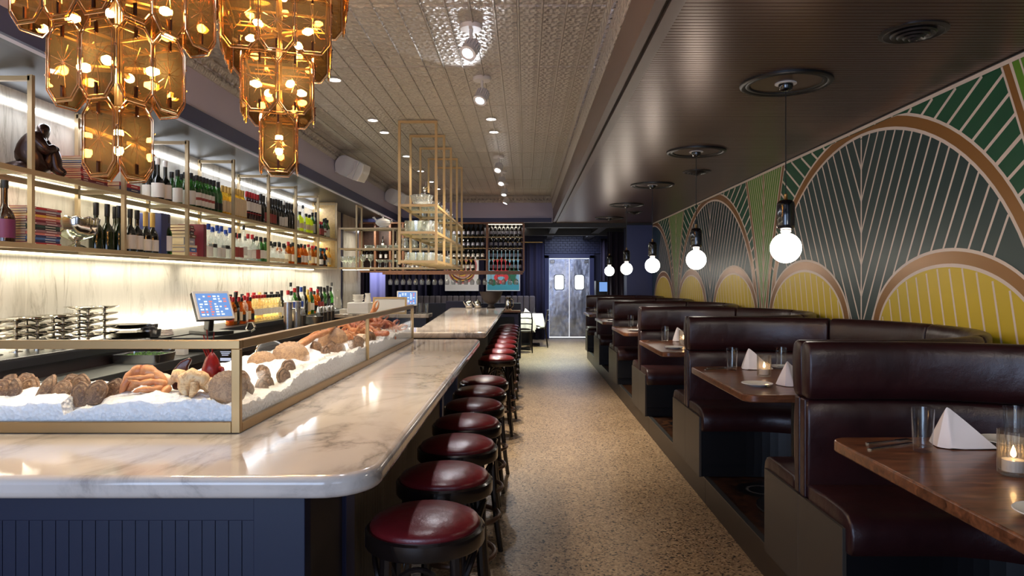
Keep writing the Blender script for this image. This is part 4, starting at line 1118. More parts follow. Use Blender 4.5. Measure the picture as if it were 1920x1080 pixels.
for y0 in (2.6, 5.0, 7.4, 9.5):
    light('shelf_light', 'AREA', (-3.04, y0, 2.60), 5, (.84, .9, 1), (0, math.radians(-18), 0), .04, 2.2)
    light('shelf_light', 'AREA', (-3.03, y0, Z2-.03), 4, (1, .92, .74), (0, math.radians(-10), 0), .04, 2.2)
    light('shelf_light', 'AREA', (-3.03, y0, Z1-.03), 8, (1, .92, .74), (0, math.radians(-12), 0), .04, 2.2)
    light('counter_light', 'AREA', (-3.07, y0+.6, 1.125), 9, (1, .95, .84), (0, math.radians(160), 0), .04, 2.2)
U = Z2+.0125; Lw = Z1+.0125
US, LS = 'the upper bar shelf', 'the lower bar shelf'
def dpt(xp, X=-2.96): return X*1300/(xp-985)
# sculpture
def skin_fig(name, joints, edges, radii, m, parent=None, loc=(0, 0, 0), rz=0, root=0):
    me = bpy.data.meshes.new(name); me.from_pydata(joints, edges, []); me.materials.append(MATS[m])
    o = bpy.data.objects.new(name, me); COL.objects.link(o)
    if parent: o.parent = parent
    o.location = loc; o.rotation_euler = (0, 0, rz)
    s = o.modifiers.new('skin', 'SKIN'); s.use_smooth_shade = True
    for i, r_ in enumerate(radii): me.skin_vertices[0].data[i].radius = (r_, r_) if not isinstance(r_, tuple) else r_
    me.skin_vertices[0].data[root].use_root = True
    ss = o.modifiers.new('sub', 'SUBSURF'); ss.levels = 2; ss.render_levels = 2
    return o
J = [(0, 0, .06), (-.02, 0, .13), (-.005, 0, .20), (.035, 0, .238), (.058, 0, .262), (.082, 0, .25),            # pelvis, back, neck, bowed head
     (.05, .03, .055), (.098, .03, .165), (.105, .03, .05), (.155, .03, .02),                                   # raised leg
     (.0, -.05, .045), (-.09, -.06, .032), (-.16, -.03, .022),                                                # folded leg
     (.03, .065, .205), (.075, .07, .14), (.11, .02, .175), (.03, -.065, .205), (.08, -.06, .14), (.115, -.01, .17)]
Ed = [(0, 1), (1, 2), (2, 3), (3, 4), (4, 5), (0, 6), (6, 7), (7, 8), (8, 9), (0, 10), (10, 11), (11, 12), (2, 13), (13, 14), (14, 15), (2, 16), (16, 17), (17, 18)]
Rd = [.085, .088, .082, .05, .060, .042, .055, .046, .036, .022, .055, .04, .022, .042, .034, .022, .042, .034, .022]
o = skin_fig('sculpture', J, Ed, Rd, 'bronze_sculpture', None, (-2.97, 4.18, U+.005), .35); tag(o, 'brown bronze sculpture of a crouching bowed figure on the upper shelf', 'sculpture')
o.scale = (1.06, 1.06, 1.06)
# books
BKC = ['bk_red', 'bk_grey', 'bk_maroon', 'bk_yellow', 'bk_rose', 'bk_maroon', 'bk_mauve', 'bk_green', 'bk_black', 'bk_mauve', 'bk_rose', 'bk_navy', 'bk_blue', 'bk_navy', 'bk_red']
COLN = dict(bk_red='red', bk_grey='grey', bk_maroon='maroon', bk_yellow='yellow', bk_rose='rose', bk_mauve='mauve', bk_green='green', bk_black='black', bk_navy='navy', bk_blue='blue', bk_brown='brown', bk_cream='cream', lab_cream='cream')
def book(cx, cy, z, wx, ly, h, m, lab, grp, rz=0, spine='x'):
    t = thing('book', lab, 'book', (cx, cy, z), rz, grp)
    c = .0022
    b = MB().box(-wx/2, -ly/2, 0, wx/2, ly/2, c).box(-wx/2, -ly/2, h-c, wx/2, ly/2, h)
    if spine == 'x': b.box(wx/2-c, -ly/2, c, wx/2, ly/2, h-c)
    else: b.box(-wx/2, -ly/2, c, wx/2, -ly/2+c, h-c)
    b.build('cover', m, t)
    p = MB().box(-wx/2+.004, -ly/2+.004, c, wx/2-c, ly/2-.004, h-c) if spine == 'x' else MB().box(-wx/2+.004, -ly/2+c, c, wx/2-.004, ly/2-.004, h-c)
    p.build('pages', 'cream_paper', t)
    if h > .010:
        l = MB()
        if spine == 'x': l.box(wx/2+.0002, -ly*.42, h*.32, wx/2+.0006, -ly*.26, h*.68).box(wx/2+.0002, ly*.05, h*.36, wx/2+.0006, ly*.36, h*.6)
        else: l.box(-wx*.3, -ly/2-.0006, h*.3, wx*.2, -ly/2-.0002, h*.7)
        l.build('spine_lettering', 'lab_white', t)
    return t
def stack(cx, cy, z, n, wx, ly, hs, cols, where, grp):
    for i in range(n):
        h = hs[i % len(hs)]; m = cols[i % len(cols)]
        book(cx+random.uniform(-.004, .004), cy+random.uniform(-.006, .006), z, wx, ly, h-.0003, m, f'{COLN[m]} book, {ORD[i]} from the bottom of {where}', grp); z += h
stack(-2.965, 4.62, U, 13, .20, .28, [.0145, .013, .015], ['bk_rose', 'bk_mauve', 'bk_maroon', 'bk_red', 'bk_maroon', 'bk_rose', 'bk_red', 'bk_maroon', 'bk_mauve', 'bk_navy', 'bk_blue', 'bk_green', 'bk_rose'], 'the stack beside the bronze sculpture', 'book stack by the sculpture')
stack(-2.955, 4.10, Lw, 15, .22, .29, [.0148, .0155, .014], list(reversed(BKC)), 'the tall stack left of the silver punch bowl', 'tall book stack on the lower shelf')
stack(-2.95, 4.985, U, 3, .22, .26, [.018, .026, .028], ['bk_cream', 'bk_navy', 'bk_red'], 'the short stack beside the black wine bottles', 'short book stack on the upper shelf')
zb = Lw
for i, (h, m, wx) in enumerate(((.038, 'bk_rose', .24), (.038, 'bk_blue', .23), (.02, 'bk_cream', .24), (.062, 'bk_grey', .20), (.028, 'bk_brown', .23), (.030, 'bk_black', .20), (.024, 'bk_maroon', .21), (.026, 'bk_brown', .20))):
    book(-2.945, 5.88, zb, wx, .17, h-.0004, m, f'thick {COLN[m]} book, {ORD[i]} up in the pile behind the green bottle', 'mixed book pile on the lower shelf', random.uniform(-.12, .12)); zb += h
t = thing('book', 'tall dark red leather book standing beside the mixed book pile', 'book', (-2.93, 6.10, Lw), .1)
MB().box(-.11, -.03, 0, .11, -.026, .29).box(-.11, .026, 0, .11, .03, .29).box(.106, -.03, 0, .11, .03, .29).build('cover', 'bk_maroon', t)
MB().box(-.105, -.026, .004, .106, .026, .286).build('pages', 'bk_brown', t)
MB().box(-.10, -.0215-.06, 0, .11, .06, .325).build('gift_box', 'box_navy', None, loc=(-2.955, 5.50, Lw), bevel=.003); tag(bpy.data.objects['gift_box'], 'tall navy gift box standing behind the gold foil bottles', 'box')
# punch bowl
t = thing('punch_bowl', 'embossed silver punch bowl on a foot, on the lower shelf', 'bowl', (-2.93, 4.52, Lw))
MB().lathe([(.06, 0), (.066, .006), (.05, .018), (.022, .03), (.02, .045), (.05, .058), (.098, .078), (.124, .11), (.130, .155), (.134, .195), (.128, .195), (.124, .155), (.116, .112), (.09, .085), (0, .07)], 40, wob=lambda a, z: 1+.012*math.sin(a*12)*(z > .07)+.014*math.sin(a*20+z*200)*(z > .1)).build('bowl', 'silver', t, 60)
MB().tube([(.131*math.cos(2*PI*i/48), .131*math.sin(2*PI*i/48), .195+.006*math.sin(i*PI/2)) for i in range(48)], .006, 6, True).build('scalloped_rim', 'silver', t, True)
# upper shelf bottles by bay: (kind, image x, setback)
for k, xp, X in (('wine_white', 277, -2.96), ('wine_plain', 289, -2.93), ('wine_fat', 296, -2.87), ('wine_fat', 310, -2.87), ('green_plain', 322, -3.0), ('green_white', 333, -2.9), ('green_plain', 341, -2.97), ('green_white', 347, -2.9), ('green_white', 358, -2.87), ('vermouth', 364, -2.92)):
    shelf_bottle(k, X, dpt(xp, X), U, US, 'bottles on the upper bar shelf', 1.0)
def row(keys, x0, x1, X, z, where, grp, s=1.0, X2=None):
    n = len(keys)
    for i, k in enumerate(keys):
        xp = x0+(x1-x0)*i/max(1, n-1); shelf_bottle(k, X, dpt(xp, X), z, where, grp, s)
GU, GL = 'bottles on the upper bar shelf', 'bottles on the lower bar shelf'
row(['vermouth']*5, 369, 394, -2.88, U, US, GU)
row(['green_plain']*2, 401, 409, -2.87, U, US, GU)
row(['gold']*3, 417, 429, -2.87, U, US, GU); row(['gold_label']*5, 436, 455, -2.87, U, US, GU)
row(['maroon']*5, 463, 483, -2.87, U, US, GU); row(['wine_plain', 'wine_red_label'], 489, 494, -2.87, U, US, GU)
row(['wine_red_label', 'wine_red_label', 'wine_red_label', 'wine_plain', 'wine_white', 'wine_white', 'wine_fat', 'wine_plain', 'wine_plain', 'wine_plain'], 502, 547, -2.87, U, US, GU)
row(['tall_clear', 'yellow', 'tall_clear', 'yellow', 'yellow', 'green_white', 'wine_plain'], 556, 592, -2.87, U, US, GU)
row(['small_red', 'small_red', 'vermouth', 'wine_white', 'green_white'], 600, 614, -2.88, U, US, GU, .9)
row(['wine_plain', 'green_plain', 'wine_plain', 'wine_plain'], 380, 430, -3.03, U, US, GU, .95)
# lower shelf
shelf_bottle('sparkling_purple', -2.9, 3.86, Lw, LS, GL, 1.02)
for xp, X in ((180, -2.92), (201, -2.9), (216, -2.94), (223, -2.88)): shelf_bottle('sparkling', X, dpt(xp, X), Lw, LS, GL)
for k, xp in (('sparkling_white', 244), ('sparkling_white', 257), ('sparkling_gold', 273), ('sparkling_gold', 286)): shelf_bottle(k, -2.87, dpt(xp, -2.87), Lw, LS, GL)
shelf_bottle('green_white', -2.86, dpt(313, -2.86), Lw, LS, GL)
row(['vodka', 'vodka_dog', 'vodka', 'vodka', 'vodka_dog', 'vodka'], 391, 431, -2.88, Lw, LS, GL)
row(['vodka', 'vodka', 'vodka_dog'], 398, 424, -3.0, Lw, LS, GL)
row(['gin', 'gin', 'tall_clear', 'gin_label', 'gin_label', 'gin', 'gin_green', 'gin_green'], 441, 497, -2.88, Lw, LS, GL)
row(['gin_label', 'gin', 'gin_green', 'gin_label'], 446, 490, -3.0, Lw, LS, GL)
row(['decanter', 'decanter', 'decanter', 'decanter', 'whisky_red', 'whisky'], 507, 549, -2.88, Lw, LS, GL)
row(['decanter', 'whisky', 'decanter', 'whisky'], 512, 545, -3.0, Lw, LS, GL)
row(['whisky_round', 'whisky', 'whisky', 'amber_clear', 'whisky_red', 'whisky'], 558, 592, -2.88, Lw, LS, GL)
row(['whisky', 'whisky_red', 'whisky_round', 'green_red'], 560, 590, -3.0, Lw, LS, GL)
row(['dark_teal', 'whisky_round', 'dark_teal', 'amber_clear', 'gold'], 601, 616, -2.88, Lw, LS, GL)

# ---------------------------------------------------------------- back bar counters and what stands on them
MB().box(-3.125, 2.75, 0, -2.72, 11.0, 1.06).box(-2.72, 2.75, 0, -2.42, 8.0, .93).build('back_bar_cabinet', 'espresso_paint'); tag(bpy.data.objects['back_bar_cabinet'], 'dark cabinet row under the back bar counters', 'cabinet')
tag(MB().box(-3.125, 2.75, 1.061, -2.69, 11.0, 1.107).build('back_counter', 'counter_dark', None, bevel=.003), 'dark upper counter top along the marble back wall', 'counter top')
tag(MB().box(-2.69, 2.75, .931, -2.38, 8.0, .99).build('work_counter', 'dark_steel', None, bevel=.004), 'grey steel work counter below the back counter', 'counter top')
KB = 1.1075
MB().box(-3.126, 2.8, KB, -3.112, 10.9, KB+.012).build('counter_led', 'led_warm', None); tag(bpy.data.objects['counter_led'], 'thin lit strip along the back edge of the counter', 'light strip')
tag(MB().box(-3.11, 3.2, KB, -2.692, 4.98, KB+.012).build('drip_tray', 'steel', None, bevel=.002), 'long steel drip tray under the silver coupes', 'tray')
coup = [(0, 0), (.034, 0), (.034, .004), (.010, .010), (.009, .026), (.014, .030), (.035, .036), (.075, .046), (.092, .055), (.090, .057), (.07, .049), (.03, .041), (0, .038)]
cm = MB().lathe(coup, 28).mesh('silver_coupe', 'silver', 60)
stacks = [(30, 4, -2.93), (70, 4, -2.90), (118, 4, -2.90), (165, 5, -2.88), (196, 5, -2.94), (-8, 4, -2.9), (50, 4, -3.02), (100, 4, -3.02), (148, 5, -3.02)]
for si, (xp, n, X) in enumerate(stacks):
    y = dpt(xp, X)
    for k in range(n):
        o = link('silver_coupe', cm, None, (X, y, KB+.013+k*.0445)); tag(o, f'silver footed coupe, {ORD[k]} up in {["the second visible", "the third visible", "the middle", "the tallest front", "the rightmost tall", "the leftmost", "a rear left", "a rear middle", "a rear right"][si]} coupe stack', 'coupe', 'silver coupes stacked on the back counter')
flat = MB().lathe([(0, 0), (.10, 0), (.14, .012), (.142, .014), (.10, .004), (0, .003)], 32).mesh('silver_tray', 'silver', 60)
for k in range(5): tag(link('silver_tray', flat, None, (-2.87, 5.02, KB+.001+.010*k)), f'round silver tray, {ORD[k]} from the bottom of the pile right of the coupes', 'tray', 'round trays beside the coupes')
for k in range(3): tag(link('silver_tray', flat, None, (-2.90, 5.05, KB+.075+.009*k)), f'round silver tray, {ORD[k]} from the bottom of the raised pile behind the steel pans', 'tray', 'round trays behind the pans')
pan = MB().lathe([(0, 0), (.065, 0), (.075, .01), (.082, .06), (.086, .062), (.079, .058), (.070, .012), (0, .006)], 28).mesh('steel_pan', 'steel', 50)
tag(link('steel_pan', pan, None, (-2.80, 5.16, KB+.001)), 'steel pan at the bottom beside the round trays', 'pan')
o = link('steel_pan', pan, None, (-2.80, 5.16, KB+.052)); o.scale = (.75, .75, .8); tag(o, 'smaller steel pan stacked on the larger pan', 'pan')
t = thing('food_tray', 'steel tray of chopped greens on the work counter', 'tray', (-2.54, 4.62, .991))
MB().prism(rrect(-.15, -.12, .15, .12, .03), 0, .004).build('tray_floor', 'steel', t)
b = MB(); o_, i_ = rrect(-.15, -.12, .15, .12, .03), rrect(-.143, -.113, .143, .113, .025); n = len(o_)
b.add([(x, y, 0) for x, y in o_]+[(x*1.06, y*1.06, .055) for x, y in o_]+[(x*1.05, y*1.05, .055) for x, y in i_]+[(x, y, .004) for x, y in i_], [(k*n+i, k*n+(i+1) % n, (k+1)*n+(i+1) % n, (k+1)*n+i) for k in range(3) for i in range(n)]); b.build('tray_wall', 'steel', t, 50, recalc=False)
b = MB()
for k in range(420):
    x, y = random.uniform(-.13, .13), random.uniform(-.10, .10); z = .03+random.uniform(0, .03)*(1-abs(x)/.2); a = random.uniform(0, 6.3); l = .012
    b.add([(x, y, z), (x+l*math.cos(a), y+l*math.sin(a), z+random.uniform(0, .012)), (x-l*.4*math.sin(a), y+l*.4*math.cos(a), z+.008)], [(0, 1, 2)])
tag(b.build('chopped_greens', 'greens', t, recalc=False), kind='stuff')
tag(MB().lathe([(0, 0), (.03, 0), (.04, .06), (.042, .06), (.034, .004), (0, .004)], 18).build('steel_cup', 'steel', None, 50, loc=(-2.50, 4.86, .991)), 'small steel cup right of the tray of greens', 'cup')
# towels, white box, terminal
def terminal(lab, loc, rz, s=1.0, base=True):
    t = thing('order_terminal', lab, 'screen', loc, rz); t.scale = (s, s, s)
    if base: MB().prism(rrect(-.13, -.16, .13, .16, .02), 0, .03).build('base', 'black_paint', t, bevel=.004)
    MB().bar((.0, .05, .03), (0, .02, .19), .09, .05).build('stand', 'black_paint', t, bevel=.01)
    tilt = Matrix.Translation((0, -.02, .25)) @ Matrix.Rotation(-.42, 4, 'X')
    def put(x0, y0, z0, x1, y1, z1): 
        b = MB().box(x0, y0, z0, x1, y1, z1); b.v = [tuple(tilt @ Vector(v)) for v in b.v]; return b
    put(-.17, -.02, -.135, .17, .03, .135).build('housing', 'black_paint', t, bevel=.008)
    put(-.172, -.026, -.137, .172, -.012, .137).build('bezel', 'white_paint', t, bevel=.006)
    scn = put(-.15, -.0285, -.112, .15, -.025, .112).build('display', 'screen_blue', t)
    for c in range(6):
        for r_ in range(8):
            if random.random() < .68:
                b = MB(); kk = 'screen_red' if (c in (2, 5) or r_ > 5) and random.random() < .6 else 'screen_white'
                x = -.135+c*.046; z = .09-r_*.025; q0 = len(b.v); b.box(x, -.0298, z-.014, x+random.choice((.018, .030)), -.0288, z); b.v[q0:] = [tuple(tilt @ Vector(v)) for v in b.v[q0:]]; b.build('screen_key', kk, scn)
    return t
tag(MB().box(-2.685, 5.25, .991, -2.39, 6.05, 1.10).build('till_drawer', 'black_paint', None, bevel=.006), 'black till drawer under the near order terminal', 'drawer')
terminal('large order terminal with lit blue screen on the black drawer', (-2.545, 5.62, 1.101), .95, .9)
tag(MB().prism(rrect(-.035, -.03, .035, .03, .008), 0, .085).build('creamer_box', 'white_paint', None, loc=(-2.50, 5.05, 1.107-.115)), 'white box with blue mark beside the order terminal', 'box')
tag(MB().prism(rrect(-.035, -.03, .035, .03, .008), 0, .10).build('creamer_box', 'white_paint', None, loc=(-2.58, 5.14, .991)), 'white box standing left behind the marked box', 'box')
tw = MB(); 
for k in range(4): tw.prism(rrect(-.10+.006*k, -.06, .10-.004*k, .06, .02), .012*k, .012*k+.0105)
tag(tw.build('folded_towel', 'linen', None, bevel=.004, loc=(-2.86, 5.40, KB)), 'folded white bar towels left of the terminal', 'towel')
# steel beer columns and mixing gear near the well
for i, (xp, hh) in enumerate(((540, .29), (556, .27))):
    X = -2.46; y = dpt(xp, X)
    t = thing('draught_column', f'polished steel draught column, {["left", "right"][i]} one of the pair at the bar well', 'beer tap', (X, y, .991)); h2 = .305
    MB().lathe([(.058, 0), (.058, .008), (.043, .014), (.043, h2), (.046, h2+.002), (.046, h2+.016), (.02, h2+.022), (0, h2+.023)], 28).build('column', 'steel', t, 50)
    MB().tube([(.043, -.01, h2-.05), (.09, -.03, h2-.05), (.10, -.033, h2-.085)], .008, 8).build('spout', 'steel', t, True)
    MB().tube([(.07, -.02, h2-.045), (.07, -.02, h2+.02)], [.008, .013], 8).build('tap_handle', 'cap_blue', t, True)
cnt = ['aperitif', 'whisky_red', 'wine_plain', 'whisky_red', 'whisky_round', 'gin_label', 'whisky_red', 'whisky_round', 'amber_clear', 'amber_clear', 'amber_clear', 'amber_clear', 'amber_clear', 'amber_dark_cap', 'amber_dark_cap', 'amber_dark_cap', 'amber_dark_cap', 'amber_dark_cap', 'wine_white']
BCW = 'the back counter'
for i, k in enumerate(cnt): shelf_bottle(k, -2.82, dpt(431+(528-431)*i/(len(cnt)-1), -2.82), KB, BCW, 'bottles on the back counter', .98)
row(['gin', 'green_red', 'whisky', 'aperitif', 'amber_clear', 'gold', 'amber_dark_cap', 'amber_dark_cap', 'amber_dark_cap'], 432, 520, -3.0, KB, BCW, 'bottles on the back counter', 1.05)
row(['gin_label', 'gin', 'green_red', 'wine_plain', 'vodka', 'wine_plain', 'gold', 'green_red', 'whisky_round', 'aperitif', 'wine_red_label', 'green_plain', 'wine_plain', 'green_plain'], 540, 620, -2.80, KB, BCW, 'bottles on the back counter', 1.12)
row(['tall_clear', 'maroon', 'gin_label', 'whisky_red', 'wine_red_label', 'gin', 'tall_clear'], 545, 622, -2.98, KB, BCW, 'bottles on the back counter', 1.12)
t = thing('mixing_bowl', 'steel mixing bowl in front of the coloured bottles', 'bowl', (-2.5, dpt(584, -2.5), .991))
MB().lathe([(.06, 0), (.11, .05), (.135, .13), (.140, .13), (.113, .048), (0, .006)], 28).build('bowl', 'steel', t, 50)
sh_me = MB().lathe([(.030, 0), (.043, .16), (.045, .165), (.040, .18), (.028, .225), (.020, .235), (0, .24)], 20).mesh('shaker', 'steel', 50)
for i, xp in enumerate((566, 599, 606, 614, 621)):
    X = -2.45; tag(link('cocktail_shaker', sh_me, None, (X, dpt(xp, X), .991)), f'steel cocktail shaker, {ORD[i]} from the near end of the bar well', 'shaker', 'cocktail shakers at the bar well')
tap = thing('sink_tap', 'curved steel tap set beside the order terminal', 'tap', (-2.47, dpt(463, -2.47), .991))
MB().tube([(0, 0, 0), (0, 0, .12), (.02, .0, .165), (.06, -.02, .17), (.085, -.03, .13)], .011, 8).build('spout', 'silver', tap, True)
for s in (-1, 1): MB().tube([(0, .07*s, 0), (0, .07*s, .08), (.04, .075*s, .11)], .009, 8).build('lever', 'silver', tap, True)
t = thing('glass_carafe', 'clear glass carafe at the far end of the back counter', 'carafe', (-2.9, dpt(633, -2.9), KB))
MB().lathe([(.05, 0), (.07, .02), (.055, .14), (.022, .22), (.03, .30), (.028, .30), (.018, .22), (0, .01)], 18).build('carafe', 'clear_glass', t, 50)

# ---------------------------------------------------------------- shelf across the end of the bar
TY0, TY1 = 10.23, 10.55
TZL = (1.725, 2.01, 2.31)
ts = thing('cross_shelf', 'gold-framed shelf crossing behind the bar with glasses and tureen', 'shelf')
for z in TZL:
    for y in (TY0, TY1): MB().box(SX+.03, y-.012, z-.013, -.93, y+.012, z+.013).build('shelf_rail', 'gold_shelf_paint', ts)
    for i in range(3):
        x0_ = SX+.04+i*.60; MB().box(x0_, TY0+.013, z+.002, x0_+.595, TY1-.013, z+.011).build('glass_shelf', 'shelf_glass', ts)
for x in (-2.49, -1.95):
    for y in (TY0, TY1): MB().bar((x, y, 1.70), (x, y, 2.66 if x < -2 else 2.31), .024).build('post', 'gold_shelf_paint', ts)
MB().bar((-2.49, TY0, 2.65), (-2.49, TY1, 2.65), .022).build('top_bar', 'gold_shelf_paint', ts)
MB().box(SX+.05, TY0+.12, 1.70, -2.35, TY1-.10, 1.705).build('led_strip', 'led_warm', ts)
t = thing('soup_tureen', 'white and blue lidded soup tureen on the cross shelf', 'tureen', (-2.13, 10.38, 2.322))
MB().lathe([(0, 0), (.13, .004), (.135, .010), (.06, .012)], 28).build('saucer', 'white_ceramic', t, 50)
MB().lathe([(.05, .012), (.045, .025), (.085, .045), (.115, .08), (.108, .105)], 28).build('bowl', 'white_ceramic', t, 50)
MB().lathe([(.112, .105), (.09, .13), (.05, .148), (.012, .155), (.016, .168), (.008, .178), (0, .18)], 28).build('lid', 'white_ceramic', t, 50)
MB().tube([(-.07, 0, .12), (-.11, 0, .13), (-.135, 0, .165), (-.155, 0, .16)], [.012, .012, .014, .012], 8).build('ladle', 'white_ceramic', t, True)
MB().tube([(.10, 0, .09), (.14, 0, .105), (.135, 0, .13), (.11, 0, .11)], .008, 8).build('handle', 'white_ceramic', t, True)
gob_me = MB().lathe([(.034, 0), (.034, .003), (.006, .008), (.005, .07), (.022, .085), (.038, .115), (.036, .165), (.0345, .165), (.036, .116), (.020, .090), (0, .084)], 14).mesh('goblet', 'barware_glass', 50)
rock_me = MB().lathe([(.034, 0), (.037, .005), (.040, .088), (.038, .088), (.034, .014), (0, .012)], 14, wob=lambda a, z: 1+.03*math.cos(a*7)).mesh('tumbler', 'barware_glass', 50)
cut_me = MB().lathe([(.034, 0), (.036, .004), (.043, .12), (.041, .12), (.033, .014), (0, .012)], 16, wob=lambda a, z: 1+.03*math.cos(a*8)).mesh('tumbler', 'barware_glass', 30)
coupe_me = MB().lathe([(.034, 0), (.034, .003), (.006, .008), (.005, .07), (.03, .085), (.05, .115), (.048, .115), (.028, .089), (0, .08)], 14).mesh('coupe_glass', 'barware_glass', 50)
def glasses(me, name, pts, lab, grp, cat='glass'):
    xs = sorted({round(p[0], 3) for p in pts}); ys = sorted({round(p[1], 3) for p in pts})
    for p in pts:
        a, b_ = xs.index(round(p[0], 3)), ys.index(round(p[1], 3))
        w = (f', {ORD[a]} from the left' if len(xs) > 1 else '')+(f', {ORD[b_]} row' if len(ys) > 1 else '')
        tag(link(name, me, None, p, (0, 0, random.uniform(0, 3))), lab+w, cat, grp)
xr = lambda a, b, n: [a+(b-a)*i/(n-1) for i in range(n)]
glasses(gob_me, 'goblet', [(x, y, 1.737) for x in xr(-2.71, -2.54, 3) for y in (10.30, 10.38, 10.46)], 'small stemmed glass, left end of the cross shelf', 'stemmed glasses at the left end')
glasses(gob_me, 'goblet', [(-2.42, 10.33, 1.737), (-2.31, 10.36, 1.737)], 'large wine goblet beside the shelf post', 'goblet pair')
for o in [x for x in bpy.data.objects if x.get('group') == 'goblet pair']: o.scale = (1.25, 1.25, 1.2)
glasses(coupe_me, 'coupe_glass', [(x, y, 1.737) for x in xr(-2.18, -1.45, 9) for y in (10.31, 10.44)], 'clear coupe glass on the lowest cross shelf', 'coupes on the cross shelf')
gp = MB().lathe([(0, 0), (.06, 0), (.085, .010), (.084, .012), (.058, .004), (0, .003)], 24).mesh('glass_plate', 'barware_glass', 50)
for i, x in enumerate((-2.33, -2.15, -1.97)):
    for k in range(4): tag(link('glass_plate', gp, None, (x, 10.38, 2.023+k*.0125)), f'clear glass plate, {ORD[k]} from the bottom of the {ORD[i]} stack on the middle cross shelf', 'plate', 'glass plates on the cross shelf')
pit = MB().lathe([(.045, 0), (.05, .006), (.056, .06), (.045, .12), (.052, .155), (.050, .155), (.042, .12), (.052, .06), (0, .01)], 16).mesh('pitcher', 'barware_glass', 50)
for i, x in enumerate((-1.80, -1.66, -1.53, -1.40)):
    t = thing('glass_pitcher', f'clear glass pitcher, {ORD[i]} from the left on the middle cross shelf', 'pitcher', (x, 10.37, 2.023)); link('jug', pit, t)
    MB().tube([(.052, 0, .14), (.085, 0, .13), (.085, 0, .07), (.055, 0, .05)], .006, 6).build('handle', 'barware_glass', t, True)

# ---------------------------------------------------------------- ceiling-hung gold shelf above the far counter
HX0, HX1 = -1.32, -.935; HYS = [7.27, 7.98, 8.72, 9.47, 10.2]
hs = thing('hanging_shelf', 'tall gold frame shelf hung from the ceiling over the far counter', 'shelf')
for y in HYS:
    for x in (HX0, HX1): MB().bar((x, y, 1.705), (x, y, ZT-.008), .026).build('post', 'brass_paint', hs)
    MB().bar((HX0+.013, y, ZT-.020), (HX1-.013, y, ZT-.020), .026).build('top_bar', 'brass_paint', hs)
    for z in (1.735, 2.04, 2.325): MB().bar((HX0+.013, y, z), (HX1-.013, y, z), .026).build('cross_bar', 'brass_paint', hs)
for z in (1.735, 2.04, 2.325):
    for x in (HX0, HX1): MB().box(x-.011, HYS[0]+.013, z-.013, x+.011, HYS[-1]-.013, z+.013).build('shelf_rail', 'brass_paint', hs)
    for i in range(4): MB().box(HX0+.013, HYS[i]+.014, z+.002, HX1-.013, HYS[i+1]-.014, z+.011).build('glass_shelf', 'shelf_glass', hs)
glasses(rock_me, 'tumbler', [(x, y, 1.747) for x in xr(-1.24, -1.0, 4) for y in xr(7.36, 10.05, 16)], 'short tumbler on the lowest hung shelf', 'tumblers on the lowest hung shelf')
glasses(cut_me, 'tumbler', [(x, y, 2.052) for x in xr(-1.24, -1.0, 4) for y in xr(7.38, 10.05, 11)], 'cut tumbler on the middle hung shelf', 'cut tumblers on the middle hung shelf')
cut2 = MB().lathe([(.06, 0), (.07, .006), (.10, .05), (.122, .12), (.118, .12), (.096, .052), (0, .012)], 30, wob=lambda a, z: 1+.04*math.cos(a*15)).mesh('punch_bowl', 'barware_glass', 30)
tag(link('punch_bowl', cut2, None, (-1.12, 7.50, 2.337)), 'flared cut glass punch bowl at the front of the top hung shelf', 'bowl')
t = thing('drink_dispenser', 'glass dispenser jar with chrome top behind the cut glass bowl', 'dispenser', (-1.12, 7.76, 2.337))
MB().lathe([(.07, 0), (.08, .01), (.08, .13), (.05, .16), (.048, .16), (.077, .128), (0, .01)], 20).build('jar', 'barware_glass', t, 50)
MB().lathe([(.055, .16), (.055, .175), (.02, .19), (.018, .22), (.03, .235), (.02, .25), (.006, .255), (.006, .30), (0, .30)], 16).build('pump_top', 'silver', t, 50)
glasses(cut2, 'punch_bowl', [(-1.12, 8.12+.38*i, 2.337) for i in range(5)], 'flared cut glass bowl behind the dispenser', 'glass bowls on the top hung shelf', 'bowl')

# ---------------------------------------------------------------- wine rack at the far end of the bar
RY0, RY1, RZ0, RZ1 = 12.90, 13.18, 1.70, 2.635
wr = thing('wine_rack', 'wood-framed wine rack across the end of the bar', 'wine rack')
RXS = [-3.08, -2.80, -2.52, -2.28, -1.50, -.715, -.03]
MB().box(-3.08, RY0, RZ1-.025, -.03, RY1, RZ1).build('top_board', 'rack_wood', wr, bevel=.002)
MB().box(-3.08, RY0, RZ0, -.03, RY1, RZ0+.03).build('bottom_board', 'rack_wood', wr, bevel=.002)
for x in RXS: MB().box(x-.018, RY0, RZ0+.03, x+.018, RY1, RZ1-.025).build('upright', 'rack_wood', wr, bevel=.002)
rz_ = [1.735, 1.945, 2.155, 2.365]
for i in range(3, 6):
    for z in rz_[1:]:
        MB().box(RXS[i]+.018, RY0+.02, z-.008, RXS[i+1]-.018, RY0+.05, z).build('bottle_rail', 'brass_paint', wr)
        MB().box(RXS[i]+.018, RY0+.16, z-.008, RXS[i+1]-.018, RY0+.20, z).build('bottle_rail', 'brass_paint', wr)
MB().box(-3.08, RY1-.01, RZ0+.03, -2.30, RY1, RZ1-.025).build('back_board', 'dark_rack_back', wr)
for z in rz_[1:3]: MB().box(-3.06, RY0+.02, z-.012, -2.30, RY1-.01, z).build('shelf_board', 'dark_rack_back', wr)
MB().box(-1.42, RY1-.01, 2.0, -.78, RY1, RZ1-.025).build('back_board', 'black_paint', wr)
MB().box(RXS[5]+.02, RY0+.14, RZ1-.031, -.06, RY0+.146, RZ1-.026).build('led_strip', 'led_warm', wr)
bottle_proto('rack', .29, .0375, .014, .6, 'bottle_dark', 'cap_black', 'lab_grey' if 'lab_grey' in MATS else 'bk_grey', (.12, .38), .2, n=10)
